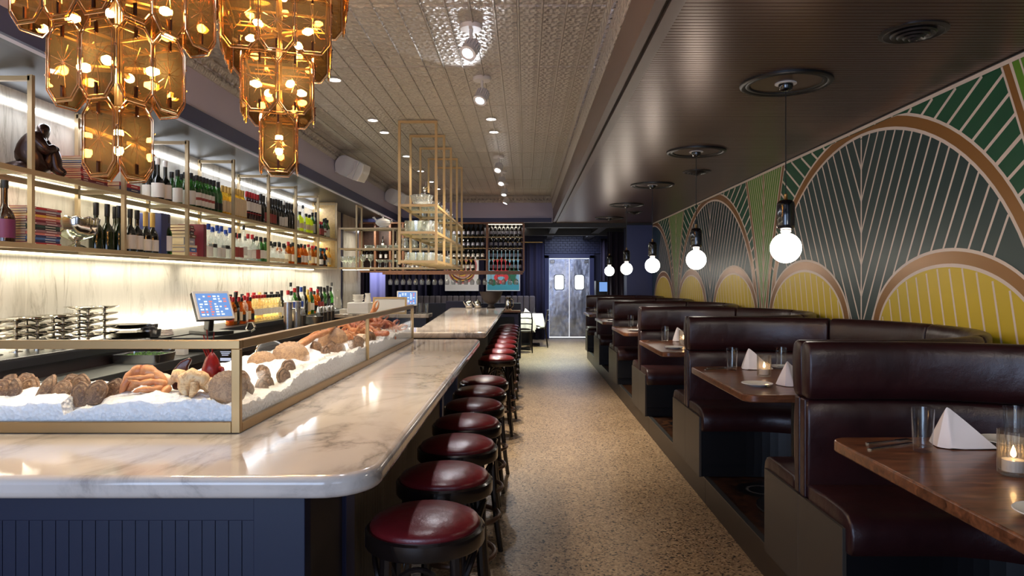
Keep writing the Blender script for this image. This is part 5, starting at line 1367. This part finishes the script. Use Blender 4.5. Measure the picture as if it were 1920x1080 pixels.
bottle_proto('rack_light', .29, .0375, .014, .6, 'bottle_dark', 'cap_black', 'lab_white', (.12, .38), .2, n=10)
def rack_row(i, row_, n, x0, x1, key, modw):
    for k in range(n):
        o = bottle(key, (x0+(x1-x0)*k/max(1, n-1), RY0+.062, rz_[row_]+.012), f'wine bottle, {ORD[k]} from left, {["lowest", "second", "third", "top"][row_]} level, {modw}', 'bottles in the wine rack', .86, (-.42, 0, 0))
for r_ in range(4): rack_row(5, r_, 8 if r_ != 2 else 7, -.64, -.10, 'rack', 'right rack bay')
for r_ in range(4): rack_row(4, r_, (6, 8, 8, 8)[r_], -1.42, -.80 if r_ else -.98, 'rack_light' if r_ < 2 else ('rack', 'rack')[r_-2], 'middle rack bay')
for r_ in (1, 3, 0): rack_row(3, r_, 8, -2.20, -1.58, 'rack_light' if r_ < 2 else 'rack', 'left rack bay behind the glasses')
for k, (x, z) in enumerate(((-2.98, 1.955), (-2.90, 1.955), (-2.72, 1.955), (-2.62, 1.955), (-2.44, 1.955), (-2.40, 1.745), (-2.36, 1.955), (-2.68, 2.165), (-2.42, 2.165))):
    bottle('wine_white', (x, RY0+.14, z), f'wine bottle standing in the brown pigeonholes, {ORD[k]} from the left', 'bottles in the brown pigeonholes', .68)
# stem glasses hanging below the rack
gr = thing('glass_rack', 'gold rail holding hanging stem glasses below the wine rack', 'glass rack')
MB().box(-2.66, RY0+.0, 1.662, -.05, RY0+.02, 1.699).build('front_rail', 'rack_wood', gr)
for i in range(30): MB().bar((-2.62+.088*i, RY0+.02, 1.672), (-2.62+.088*i, RY0+.27, 1.672), .012).build('hanger_rail', 'brass_paint', gr)
stem_me = MB().lathe([(.037, 0), (.037, -.003), (.006, -.010), (.0045, -.085), (.020, -.100), (.042, -.135), (.043, -.16), (.034, -.205), (.032, -.205), (.040, -.16), (.039, -.136), (.018, -.104), (0, -.095)], 14).mesh('stem_glass', 'barware_glass', 60)
glasses(stem_me, 'stem_glass', [(-2.53+.118*i, RY0+.10, 1.676) for i in range(21)], 'upside-down wine glass under the wine rack', 'stem glasses under the wine rack')
light('rack_light', 'AREA', (-.37, 13.05, 2.59), 1.2, (1, .9, .7), (0, 0, 0), .5, .1)

# ---------------------------------------------------------------- chandeliers
oc = [(-.0635+.030, -.118), (.0635-.030, -.118), (.0635, -.118+.040), (.0635, .118-.040), (.0635-.030, .118), (-.0635+.030, .118), (-.0635, .118-.040), (-.0635, -.118+.040)]
toF = lambda a, b, c: (a, c, b)
pan_me = MB().prism(oc, -.003, .003, toF)
pm = pan_me.mesh('glass_panel', 'amber_panel')
fm_ = MB().tube([(a*1.07, -.004, b*1.04) for a, b in oc], .0023, 6, True).tube([(a*.93, -.005, b*.955) for a, b in oc], .0015, 5, True)
for s in (-1, 1):
    for z in (-.035, .035): fm_.lathe([(0, -.005), (.0042, -.002), (.0042, .002), (0, .005)], 8, (s*.071, -.003, z))
fm = fm_.mesh('wire_frame', 'copper_wire', True)
sb = MB()
for i in range(12):
    a = PI*i/6+.12; l = (.060 if i % 2 else .040) if abs(math.cos(a)) > .5 else (.08 if i % 2 else .055)
    sb.bar((0, -.0036, 0), (l*math.cos(a)*(.9), -.0036, l*math.sin(a)), .0019, .0010)
sbm = sb.mesh('starburst', 'copper_wire')
pkm = [MB().cbox((0, -.0065, s*.092), (.008, .007, .034)).lathe([(0, -.004), (.004, 0), (0, .004)], 8, (0, -.0105, s*.076)).mesh('clip', 'dark_peg') for s in (-1, 1)]
bulb_me = MB().lathe([(0, -.020), (.010, -.016), (.015, -.005), (.014, .005), (.009, .016), (.008, .020), (0, .020)], 12).mesh('bulb', 'bulb_glow', True)
def chandelier(lab, x, y, zb, rz, ntier=4):
    t = thing('chandelier', lab, 'chandelier', (x, y, zb), rz, 'amber glass chandeliers')
    zt_ = .12+.2245*(ntier-1)
    MB().tube([(0, 0, .10), (0, 0, ZT-zb-.01)], .012, 10).build('stem', 'brass', t, True)
    MB().lathe([(.07, ZT-zb-.002), (.07, ZT-zb-.03), (.02, ZT-zb-.05), (0, ZT-zb-.05)], 24).build('ceiling_plate', 'brass', t, 50)
    for k in range(ntier):
        n = k+1; zc = .12+.2245*k; R = .0665*n+.002
        wf = MB(); c = R-.012; zt2 = zc+.10
        for s in (-1, 1): wf.bar((-c, s*c, zt2), (c, s*c, zt2), .006).bar((s*c, -c, zt2), (s*c, c, zt2), .006)
        wf.bar((-c, 0, zt2), (c, 0, zt2), .008).bar((0, -c, zt2), (0, c, zt2), .008)
        wf.build('tier_frame', 'brass', t)
        for side in range(4):
            a = side*PI/2
            for i in range(n):
                off = (i-(n-1)/2)*.134
                M = Matrix.Rotation(a, 4, 'Z') @ Matrix.Translation((off, -R, zc))
                o = link('glass_panel', pm, t); o.matrix_local = M
                for nm, me in (('wire_frame', fm), ('starburst', sbm), ('clip', pkm[0]), ('clip', pkm[1])): link(nm, me, o)
        # lamp holders and bulbs
        if k == 0:
            MB().lathe([(.013, .10), (.013, .165), (.016, .165), (.016, .17), (0, .17)], 12).build('lamp_socket', 'brass', t, 50)
            link('bulb', bulb_me, t, (0, 0, .095), (0, 0, 0)); link('bulb', bulb_me, t, (0, 0, .150), (0, 0, 0))
        else:
            for j in range(4 if k < 3 else 6):
                a = 2*PI*j/(4 if k < 3 else 6)+.5*k; r_ = R*.58
                MB().tube([(.02*math.cos(a), .02*math.sin(a), zc+.01), (r_*math.cos(a), r_*math.sin(a), zc+.01)], .011, 8).build('lamp_socket', 'brass', t, True)
                link('bulb', bulb_me, t, ((r_+.022)*math.cos(a), (r_+.022)*math.sin(a), zc+.01), (0, PI/2, a))
    return t
chandelier('larger-looking amber glass chandelier at the upper left, nearest to the viewer', -1.32, 2.25, 1.855, math.radians(-17))
chandelier('amber glass chandelier over the seafood case, the farther of the two', -1.03, 2.90, 1.975, math.radians(17))

# ---------------------------------------------------------------- ceiling lights and speakers
def downlight(lab, x, y, pw=60):
    t = thing('downlight', lab, 'ceiling light', (x, y, ZT), 0, 'recessed downlights in the tin ceiling')
    MB().open_lathe([(.062, -.007), (.058, -.013), (.050, -.012), (.046, -.004), (.046, .002)], 24).build('trim_ring', 'white_paint', t, 50)
    MB().lathe([(.045, -.004), (.04, -.008), (0, -.009)], 20).build('lens', 'down_glow', t, 50)
    light('downlight_beam', 'SPOT', (x, y, ZT-.03), pw, (1, .88, .72), (0, 0, 0), .04, None, math.radians(95), .6)
for i, y in enumerate((2.6, 4.2)): downlight(f'unseen downlight added over the seafood case, the {["first", "second"][i]} from the front', -1.595, y)  # both sit out of view, added to throw light on the case
for i, y in enumerate((5.80, 7.25, 7.84, 9.32, 10.57, 11.7, 12.6)): downlight(f'recessed downlight, {ORD[i]} from the front in the row over the work aisle', -1.595, y)
for i, y in enumerate((7.2, 7.82)): downlight(f'recessed downlight, {["nearer", "farther"][i]} of the pair between the spotlights', -.355, y, 230)
def track_spot(lab, x, y, power, to, s=1.0):
    t = thing('spot_lamp', lab, 'spotlight', (x, y, ZT), 0, 'white ceiling spotlights')
    MB().lathe([(.075, 0), (.075, -.022), (.070, -.028), (0, -.028)], 24).build('base_plate', 'white_paint', t, 50)
    MB().tube([(0, 0, -.028), (0, 0, -.10)], .012, 10).build('stem', 'white_paint', t, True)
    d = (Vector(to)-Vector((x, y, ZT-.15))).normalized(); M = Matrix.Translation((0, 0, -.15)) @ d.to_track_quat('Z', 'Y').to_matrix().to_4x4()
    MB().lathe([(.028, -.062), (.040, -.055), (.044, -.02), (.044, .012), (.055, .03), (.057, .062), (.050, .062)], 20, mtx=M).build('lamp_head', 'white_paint', t, 50)
    b = MB()
    for k in range(16):
        a = 2*PI*k/16; b.v += []; q0 = len(b.v); b.box(.043, -.003, -.04, .056, .003, .03)
        b.v[q0:] = [tuple(M @ (Matrix.Rotation(a, 4, 'Z') @ Vector(v))) for v in b.v[q0:]]
    b.build('cooling_fins', 'white_paint', t)
    MB().lathe([(.049, .058), (.03, .064), (0, .066)], 20, mtx=M).build('lens', 'spot_glow', t, 50)
    p = Vector((x, y, ZT-.15))+d*.085
    light('spot_beam', 'SPOT', p, power, (.92, .93, 1), aim(p, to), .03, None, math.radians(70), .5)
for i, y in enumerate((2.5, 3.5)): track_spot(f'unseen spotlight added over the near counter, the {["first", "second"][i]}', -.36, y, 32, (-1.2, y-.1, 1.1))  # out-of-view pair added to light the ice and shellfish
tg = [(-1.15, 3.2, 1.1), (-1.0, 4.6, 1.1), (-.9, 8.0, 1.1), (-.75, 9.4, 1.1), (-.65, 11.2, 1.1), (-1.2, 13.0, 1.2)]
for i, (y, p) in enumerate(((4.59, 34), (5.76, 34), (9.36, 60), (10.6, 50), (11.9, 40), (13.15, 40))):
    track_spot(f'white ceiling spotlight, {ORD[i]} from the front', -.36, y, p, tg[i])
light('spot_spill', 'SPOT', (-.42, 5.68, ZT-.16), 10, (.85, .9, 1), aim((-.42, 5.68, ZT-.16), (-.75, 4.5, ZT)), .03, None, math.radians(60), .5)
def speaker(lab, x, y, z):
    t = thing('wall_speaker', lab, 'speaker', (x, y, z), 0, 'white speakers on the fascia')
    M = Matrix.Translation((.24, -.02, -.01)) @ Matrix.Rotation(-.25, 4, 'Z') @ Matrix.Rotation(.42, 4, 'Y')
    def pr(poly, a, b_): 
        b = MB().prism(poly, a, b_, lambda u, v, w: (u, w, v)); b.v = [tuple(M @ Vector(v)) for v in b.v]; return b
    body = [(-.10+.13*math.cos(PI/2+PI*i/10), .13*math.sin(PI/2+PI*i/10)) for i in range(11)]+[(.08, -.125), (.08, .125)]
    pr(body, -.10, .10).build('cabinet', 'white_paint', t, 50, bevel=.008)
    pr([(.082, -.128), (.16, -.115), (.175, -.05), (.178, 0), (.175, .05), (.16, .115), (.082, .128)], -.10, .10).build('grille', 'white_ceramic', t, 50, bevel=.01)
    MB().box(0, -.04, -.05, .02, .04, .05).bar((.01, 0, 0), (.20, -.02, -.0), .045, .03).build('bracket', 'white_paint', t, bevel=.003)
    b = MB().tube([(0, -.106, -.12), (.05, -.108, -.05), (.06, -.108, .0), (.03, -.108, .10)], .006, 6); b.v = [tuple(M @ Vector(v)) for v in b.v]; b.build('yoke', 'white_paint', t, True)
speaker('white tilted speaker on the left fascia, the nearer one', XS+.001, 8.95, 2.985)
speaker('white tilted speaker on the left fascia, the farther one', XS+.001, 12.1, 2.985)

# ---------------------------------------------------------------- the far end of the room
def curtain(name, lab, x0, x1, y, z0, z1, m, amp=.045, wave=.17, grp=None):
    n = max(8, int((x1-x0)/.02)); f = []
    for i in range(n+1):
        x = x0+(x1-x0)*i/n; f.append((x, y+amp*math.sin(2*PI*x/wave)+amp*.4*math.sin(2*PI*x/(wave*2.7)+1)))
    b = MB(); vs = []
    for z, k in ((z0, 1.1), (z0+.5*(z1-z0), 1), (z1, .7)):
        for x, yy in f: vs.append((x, y+(yy-y)*k, z))
    m_ = n+1
    b.add(vs, [(j*m_+i, j*m_+i+1, (j+1)*m_+i+1, (j+1)*m_+i) for j in range(2) for i in range(n)])
    o = b.build(name, m, None, True, recalc=False); so = o.modifiers.new('thick', 'SOLIDIFY'); so.thickness = .006
    return tag(o, lab, 'curtain', grp)
curtain('curtain', 'dark navy curtain left behind the far bar', -4.6, -2.55, 17.95, .01, 2.58, 'curtain_navy', grp='navy curtains of the back wall')
curtain('curtain', 'dark navy curtain behind the ringed poster', -2.5, -1.1, 18.35, .01, 2.58, 'curtain_navy', grp='navy curtains of the back wall')
curtain('curtain', 'dark navy curtain behind the red and green poster', -1.05, .02, 18.35, .01, 2.58, 'curtain_navy', grp='navy curtains of the back wall')
curtain('curtain', 'dark navy curtain hanging beside the steel doors', .03, .50, 18.3, .01, 2.54, 'curtain_navy', grp='navy curtains of the back wall')
tag(MB().tube([(-.5, 18.22, 2.57), (.45, 18.22, 2.57)], .016, 10).build('curtain_rod', 'brass', None, True), 'brass curtain rod above the navy curtain by the doors', 'rod')
tag(MB().box(-3.45, 12.0, 0, -3.15, 13.25, 2.70).build('glazed_screen', 'marble_wall'), 'pale streaked panel at the end of the marble back wall', 'panel')
curtain('curtain', 'very dark tied curtain edge beside the pale wall panel', -3.26, -3.13, 13.45, .8, 2.62, 'curtain_plum', .01, .06)
curtain('curtain', 'pale lavender curtain lit from behind the white cupboard', -3.28, -2.95, 14.6, .3, 2.62, 'curtain_lavender', .03, .2)
light('far_left_fill', 'AREA', (-2.75, 12.45, 2.6), 14, (1, .95, .82), (0, math.radians(-25), 0), .3, .6)  # added fill to brighten the pale end panel; no fixture here
light('shelf_light', 'AREA', (-2.5, 10.38, 1.69), 7, (1, .93, .8), (0, 0, 0), .6, .1)
light('far_left_fill', 'AREA', (-2.95, 13.9, 2.55), 30, (.86, .88, 1), (0, 0, 0), .6, .6)
# posters
def wires(t):
    for sx in (-.3, .3): MB().tube([(sx, .01, .52), (sx, .01, 1.04)], .003, 5).build('hanging_wire', 'steel', t)
def poster_rings():
    t = thing('poster', 'framed poster of concentric orange and brown rings', 'poster', (-1.66, 18.12, 1.82))
    MB().box(-.435, 0, -.525, .435, .02, .525).build('print', 'white_paper', t)
    b = MB(); cols = ['bk_rose', 'bk_brown', 'bk_yellow', 'bk_maroon', 'bk_cream', 'bk_rose', 'bk_yellow', 'bk_brown', 'bk_cream', 'bk_rose', 'bk_yellow', 'bk_maroon']
    for i in range(12):
        b.k = i; r0 = .40*(1-i/12.5); y = -.001-.0006*i; wob = lambda a: 1+.03*math.sin(3*a+i)+.02*math.sin(5*a-i)
        b.add([(r0*math.cos(2*PI*j/48)*wob(2*PI*j/48)*.98, y, .06+r0*math.sin(2*PI*j/48)*wob(2*PI*j/48)) for j in range(48)], [tuple(range(48))])
    b.build('printed_rings', cols, t, recalc=False)
    MB().box(-.44, -.008, -.53, -.43, .02, .53).box(.43, -.008, -.53, .44, .02, .53).box(-.43, -.008, -.53, .43, .02, -.52).box(-.43, -.008, .52, .43, .02, .53).build('frame', 'white_paint', t)
poster_rings()
wires(bpy.data.objects['poster'])
t = thing('poster', 'framed poster of red and green shapes on pale blue', 'poster', (-.58, 18.12, 1.82))
MB().box(-.435, 0, -.525, .435, .02, .525).build('print', 'bk_blue' if False else 'lab_white', t)
b = MB()
def blob(cx, cz, r_, k, y, sx=1, sz=1, w=.15, n=5):
    b.k = k; b.add([(cx+r_*sx*math.cos(2*PI*j/40)*(1+w*math.sin(n*2*PI*j/40)), y, cz+r_*sz*math.sin(2*PI*j/40)*(1+w*math.sin(n*2*PI*j/40))) for j in range(40)], [tuple(range(40))])
b.k = 0; b.add([(-.42, -.001, -.51), (.42, -.001, -.51), (.42, -.001, .51), (-.42, -.001, .51)], [(0, 1, 2, 3)])
b.k = 3; b.add([(-.42, -.0015, -.51), (.42, -.0015, -.51), (.42, -.0015, -.33), (.0, -.0015, -.26), (-.42, -.0015, -.36)], [(0, 1, 2, 3, 4)])
blob(.24, -.08, .16, 2, -.002, .8, 1.5, .25, 4); blob(-.22, -.30, .12, 2, -.002, 1.4, .7, .2, 6)
blob(-.06, .12, .24, 1, -.003, .95, .9, .14, 6); blob(-.05, -.20, .17, 1, -.003, 1.1, .8, .08, 3); blob(-.05, -.20, .07, 0, -.004, 1.3, .7, .05, 3); blob(-.06, .0, .08, 1, -.0032, .7, 1.4, .02, 3)
b.build('printed_shapes', ['poster_blue', 'poster_red', 'poster_green', 'poster_teal'], t, recalc=False)
MB().box(-.44, -.008, -.53, -.43, .02, .53).box(.43, -.008, -.53, .44, .02, .53).box(-.43, -.008, -.53, .43, .02, -.52).box(-.43, -.008, .52, .43, .02, .53).build('frame', 'white_paint', t)
light('poster_light', 'SPOT', (-1.2, 16.2, 2.8), 70, (1, .95, .88), aim((-1.2, 16.2, 2.8), (-1.15, 18.1, 1.7)), .05, None, math.radians(75), .6)
wires(t)
# channel-tufted banquette
bq = thing('banquette', 'grey channel-tufted banquette under the posters', 'banquette', (0, 0, 0))
x = -2.9
while x < .16:
    MB().box(x+.003, 17.62, .46, x+.147, 17.78, 1.17).build('back_channel', 'grey_upholstery', bq, bevel=.03, seg=2); x += .15
MB().box(-2.9, 17.14, .30, .17, 17.62, .46).build('seat', 'grey_upholstery', bq, bevel=.03)
MB().box(-2.9, 17.15, 0, .17, 17.8, .30).build('base', 'black_paint', bq)
# tables with white cloths, chairs
def cloth_table(lab, x, y, wx, wy, rz=0):
    o = thing('cafe_table', lab.replace('white cloth draped over', 'cafe table under the cloth,'), 'table', (x, y, 0), rz)
    MB().box(-wx/2, -wy/2, .715, wx/2, wy/2, .745).build('tabletop', 'black_paint', o)
    MB().lathe([(.03, .03), (.03, .715)], 12).build('post', 'black_paint', o, 40)
    for k in range(4): a = PI/4+k*PI/2; MB().bar((0, 0, .03), (.3*math.cos(a), .3*math.sin(a), .02), .05, .03).build('foot', 'black_paint', o)
    b = MB(); n = 60; per = []
    for i in range(n):
        u = i/n*4; s = int(u); v = u-s; e = 0.012
        p = [(-wx/2+wx*v, -wy/2), (wx/2, -wy/2+wy*v), (wx/2-wx*v, wy/2), (-wx/2, wy/2-wy*v)][s]; cr = abs(v-.5)*2
        per.append((p, cr))
    vs = [(p[0], p[1], .749) for p, c in per]
    for z, k in ((.735, .004), (.62, .022), (.50, .035)):
        for i, (p, c) in enumerate(per):
            l = math.hypot(*p); w = 1+(k+.018*math.sin(i*1.9)*(.75-z)*4)/l*1.2; zz = z-(.10*c**4 if z < .6 else .02*c**4)
            vs.append((p[0]*w, p[1]*w, zz))
    b.add(vs, [tuple(range(n))]+[(j*n+i, j*n+(i+1) % n, (j+1)*n+(i+1) % n, (j+1)*n+i) for j in range(3) for i in range(n)])
    c = b.build('tablecloth', 'linen', None, 50, loc=(x, y, 0.001), rot=(0, 0, rz)); tag(c, lab, 'tablecloth')
cloth_table('white cloth draped over the nearer cafe table by the banquette', -.12, 15.7, .62, .62)
cloth_table('white cloth draped over the farther cafe table by the banquette', .12, 16.78, .60, .60)
tag(link('water_glass', tum, None, (.22, 16.7, .7505)), 'clear water glass on the farther cloth-covered table', 'glass')
o = add_sub(link('napkin', nap_me, None, (-.0, 16.65, .7505))); tag(o, 'white folded napkin on the farther cloth-covered table', 'napkin')
o = add_sub(link('napkin', nap_me, None, (-.2, 15.65, .7505))); tag(o, 'white folded napkin on the nearer cloth-covered table', 'napkin')
def chair(lab, x, y, rz):
    t = thing('cafe_chair', lab, 'chair', (x, y, 0), rz)
    MB().lathe([(.20, .44), (.21, .455), (.20, .47), (0, .475)], 24).build('seat', 'black_wood', t, 50)
    for sx in (-1, 1):
        MB().tube([(sx*.15, -.15, .44), (sx*.17, -.18, 0)], [.016, .012], 8).build('leg', 'black_wood', t, True)
        MB().tube([(sx*.17, .22, 0), (sx*.16, .17, .45), (sx*.17, .20, .70), (sx*.15, .23, .86)], [.013, .016, .014, .013], 8).build('leg', 'black_wood', t, True)
    for z in (.62, .74, .86): MB().tube([(-.155, .215, z), (-.06, .245, z+.01), (.06, .245, z+.01), (.155, .215, z)], .012, 8).build('back_rail', 'black_wood', t, True)
chair('dark wooden chair at the right of the nearer cafe table', .30, 16.25, -PI/2)
chair('dark wooden chair in front of the nearer cafe table', -.02, 15.05, PI)
# navy service station with wood ledge
tag(MB().box(-2.0, 13.82, 0, -.09, 14.0, 1.10).build('half_wall', 'navy_paint', None, bevel=.004), 'navy half wall behind the end of the far counter', 'partition')
tag(MB().box(-.95, 13.45, .93, -.10, 13.82, .965).build('wood_ledge', 'rack_wood', None, bevel=.003), 'wooden ledge fixed to the navy half wall', 'ledge')
t = thing('under_counter_fridge', 'dark under-counter cabinet below the wooden ledge', 'cabinet', (-.52, 13.5, 0))
MB().box(-.36, 0, 0, .38, .31, .90).build('cabinet_body', 'navy_trim', t, bevel=.003); MB().box(-.30, -.015, .12, .30, 0, .84).build('door', 'black_paint', t, bevel=.003); MB().bar((-.26, -.03, .3), (-.26, -.03, .7), .015).build('handle', 'steel', t)
tag(MB().box(-1.5, 13.05, 0, -1.05, 13.3, 1.16).build('service_cabinet', 'navy_dark', None, bevel=.004), 'dark box shaped cabinet left of the coffee pots', 'cabinet')
# rear counter across the end of the work aisle
tag(MB().box(-2.69, 9.75, ZB-.055, -1.36, 10.15, ZB).build('rear_counter', 'marble_top', None, bevel=.008), 'white marble counter crossing the end of the work aisle', 'counter top')
tag(MB().box(-2.66, 9.78, 0, -1.40, 10.13, ZB-.056).build('rear_cabinet', 'navy_paint', None), 'navy cabinet under the marble cross counter', 'cabinet')
terminal('small order terminal with lit screen on the cross counter', (-1.70, 9.98, ZB+.001), .15, .84)
tag(MB().box(-2.52, 9.80, ZB+.001, -2.22, 10.12, ZB+.16).build('white_bin', 'white_paint', None, bevel=.01), 'white bin standing on the marble cross counter', 'bin')
for k in range(3): tag(MB().lathe([(.05, 0), (.085, .05), (.082, .05), (.045, .004), (0, .004)], 24).build('white_bowl', 'white_ceramic', None, 50, loc=(-2.40, 9.96, ZB+.161+.03*k)), f'white bowl, {ORD[k]} from the bottom of the stack on the white bin', 'bowl', 'white bowls on the bin')
tag(MB().lathe([(.045, 0), (.05, .03), (.035, .09), (.042, .13), (.038, .13), (0, .01)], 20).build('white_jug', 'white_ceramic', None, 50, loc=(-2.26, 9.95, ZB+.161)), 'white jug right of the stacked bowls', 'jug')
for k in range(5): tag(MB().prism(rrect(-.09, -.07, .09, .07, .01), 0, .013).build('white_plate', 'white_ceramic', None, loc=(-2.58, 9.95, ZB+.0005+.0135*k)) if False else link('white_plate', bpy.data.meshes.get('white_plate_mesh') or MB().prism(rrect(-.05, -.09, .05, .09, .01), 0, .012).mesh('white_plate_mesh', 'white_ceramic'), None, (-2.595, 9.95, ZB+.0005+.0135*k)), f'white square plate, {ORD[k]} from the bottom of the stack left of the bin', 'plate', 'white plates by the bin')
t = thing('picture_frame', 'gold picture frame with white card standing on the cross counter', 'picture frame', (-1.92, 9.80, ZB+.001)); t.rotation_euler = (-.12, 0, 0)
for a in ((-.24, 0, 0, -.215, .02, .24), (.215, 0, 0, .24, .02, .24), (-.215, 0, 0, .215, .02, .025), (-.215, 0, .215, .215, .02, .24)): MB().box(*a).build('frame_bar', 'brass_paint', t)
MB().box(-.215, .006, .025, .215, .016, .215).build('card', 'white_paper', t)
for i, (x, y) in enumerate(((-1.52, 9.9), (-1.42, 9.88))): tag(link('water_glass', tum, None, (x, y, ZB+.0005)), f'clear glass beside the small terminal, the {["left", "right"][i]} one', 'glass')
# things on the end of the far counter
t = thing('large_bowl', 'large dark brown footed bowl on the far end of the counter', 'bowl', (-.59, 11.95, ZB+.001))
MB().lathe([(.07, 0), (.075, .015), (.05, .04), (.05, .07)], 24).build('foot', 'dark_bowl', t, 50)
MB().lathe([(.05, .07), (.10, .10), (.16, .17), (.20, .285), (.192, .285), (.15, .175), (0, .10)], 32).build('bowl', 'dark_bowl', t, 50)
for i, x in enumerate((-.92, -.77)):
    t = thing('coffee_pot', f'polished steel coffee pot, the {["left", "right"][i]} of the pair beside the brown bowl', 'coffee pot', (x-.05, 11.95, ZB+.001), .4)
    MB().lathe([(.05, 0), (.062, .02), (.062, .09), (.045, .12), (.015, .13), (.012, .145), (0, .15)], 24).build('body', 'silver', t, 50)
    MB().tube([(.06, 0, .10), (.095, 0, .095), (.095, 0, .04), (.06, 0, .03)], .007, 6).build('handle', 'black_paint', t, True); MB().tube([(-.055, 0, .05), (-.085, 0, .09), (-.10, 0, .12)], [.014, .010, .007], 8).build('spout', 'silver', t, True)
t = thing('water_pitcher', 'tall polished steel pitcher on the wooden ledge', 'pitcher', (-.34, 13.62, .966), -.3); t.scale = (1.3, 1.3, 1.35)
MB().lathe([(.055, 0), (.062, .02), (.05, .12), (.045, .17), (.052, .19), (.048, .19), (0, .17)], 24).build('body', 'silver', t, 50)
MB().tube([(.045, 0, .17), (.085, 0, .15), (.085, 0, .07), (.058, 0, .04)], .007, 6).build('handle', 'silver', t, True)
# steel swing doors
DX0, DX1, DY = .645, 1.715, 18.62
dr = thing('door_1', None, None); dr['kind'] = 'structure'
MB().box(DX0-.13, DY-.04, 0, DX0-.01, DY+.10, 2.24).box(DX1+.01, DY-.04, 0, DX1+.13, DY+.10, 2.24).box(DX0-.13, DY-.04, 2.16, DX1+.13, DY+.10, 2.28).build('door_frame', 'navy_trim', dr, bevel=.004)
mid = (DX0+DX1)/2
for i, (a, b_) in enumerate(((DX0, mid-.004), (mid+.004, DX1))):
    lf = MB().box(a, DY, .05, b_, DY+.035, 2.15).build('door_leaf', 'brushed_steel', dr, bevel=.002)
    c = (a+b_)/2+(.0 if i else -.0)
    MB().prism(rrect(c-.12, 1.325, c+.12, 1.71, .06), DY-.006, DY, lambda u, v, w: (u, w, v)).build('porthole_glass', 'window_glow', lf)
    ob = rrect(c-.14, 1.305, c+.14, 1.73, .07); ibb = rrect(c-.12, 1.325, c+.12, 1.71, .06); n = len(ob)
    MB().add([(x, DY-.010, z) for x, z in ob]+[(x, DY-.010, z) for x, z in ibb]+[(x, DY, z) for x, z in ob]+[(x, DY, z) for x, z in ibb], [(k, (k+1) % n, n+(k+1) % n, n+k) for k in range(n)]+[(2*n+k, 2*n+(k+1) % n, (k+1) % n, k) for k in range(n)]+[(n+k, n+(k+1) % n, 3*n+(k+1) % n, 3*n+k) for k in range(n)]).build('porthole_rim', 'black_paint', lf)
    MB().box((a if i == 0 else b_-.16)+.02, DY-.07, 2.03, (a+.16 if i == 0 else b_)-.02, DY, 2.12).build('door_closer', 'steel', lf, bevel=.01)
MB().box(DX0, DY-.01, 0.005, DX1, DY+.04, .03).build('threshold', 'steel', dr)
MB().box(DX0, DY+.06, .03, DX1, DY+.08, 2.16).build('kitchen_light_gap', 'window_glow', dr)
# painted brick above and beside the doors
br = thing('wall_brick', None, None); br['kind'] = 'structure'
MB().box(.40, 18.70, 0, 2.2, 18.74, 2.86).build('mortar', 'grout_navy', br) if False else MB().box(.52, 18.70, 2.29, 2.3, 18.74, 2.86).build('mortar', 'grout_navy', br)
b = MB(); z = 2.295; r_ = 0
while z < 2.85:
    x = .52-(.06 if r_ % 2 else 0)
    while x < 2.2: b.box(max(.52, x+.005), 18.685, z, x+.118, 18.70, z+.058); x += .123
    z += .066; r_ += 1
tag(b.build('brick_courses', 'brick_navy', br), kind='stuff')
# right side: steel-faced pier, dark curtains, cabinet with a screen
struct(MB().box(2.03, YE+.02, 0, XW+.05, 14.3, 2.66).build('wall_pier', 'pier_steel'))
curtain('curtain', 'dark plum curtain left of the steel-faced pier', 1.80, 2.24, 15.2, .01, 2.62, 'curtain_plum', .03, .12)
curtain('curtain', 'dark plum curtain in shadow right of the doors', 1.92, 2.6, 17.6, .01, 2.62, 'curtain_plum', .03, .12)
t = thing('host_cabinet', 'dark cabinet with small lit screen right of the doors', 'cabinet', (1.86, 16.3, 0))
MB().box(-.20, 0, 0, .30, .4, 1.55).build('cabinet_body', 'black_paint', t, bevel=.004); MB().box(-.12, -.012, 1.30, .20, 0, 1.52).build('screen', 'screen_blue', t)
light('hall_light', 'AREA', (1.1, 16.9, 2.80), 70, (.62, .72, 1), (0, 0, 0), 1.2, 1.2)
light('hall_light', 'AREA', (-1.0, 16.6, 2.80), 40, (1, .92, .82), (0, 0, 0), 2.0, .8)
light('aisle_light', 'SPOT', (.5, 15.0, 2.6), 480, (.86, 1, .8), (0, 0, 0), .1, None, math.radians(110), .6)
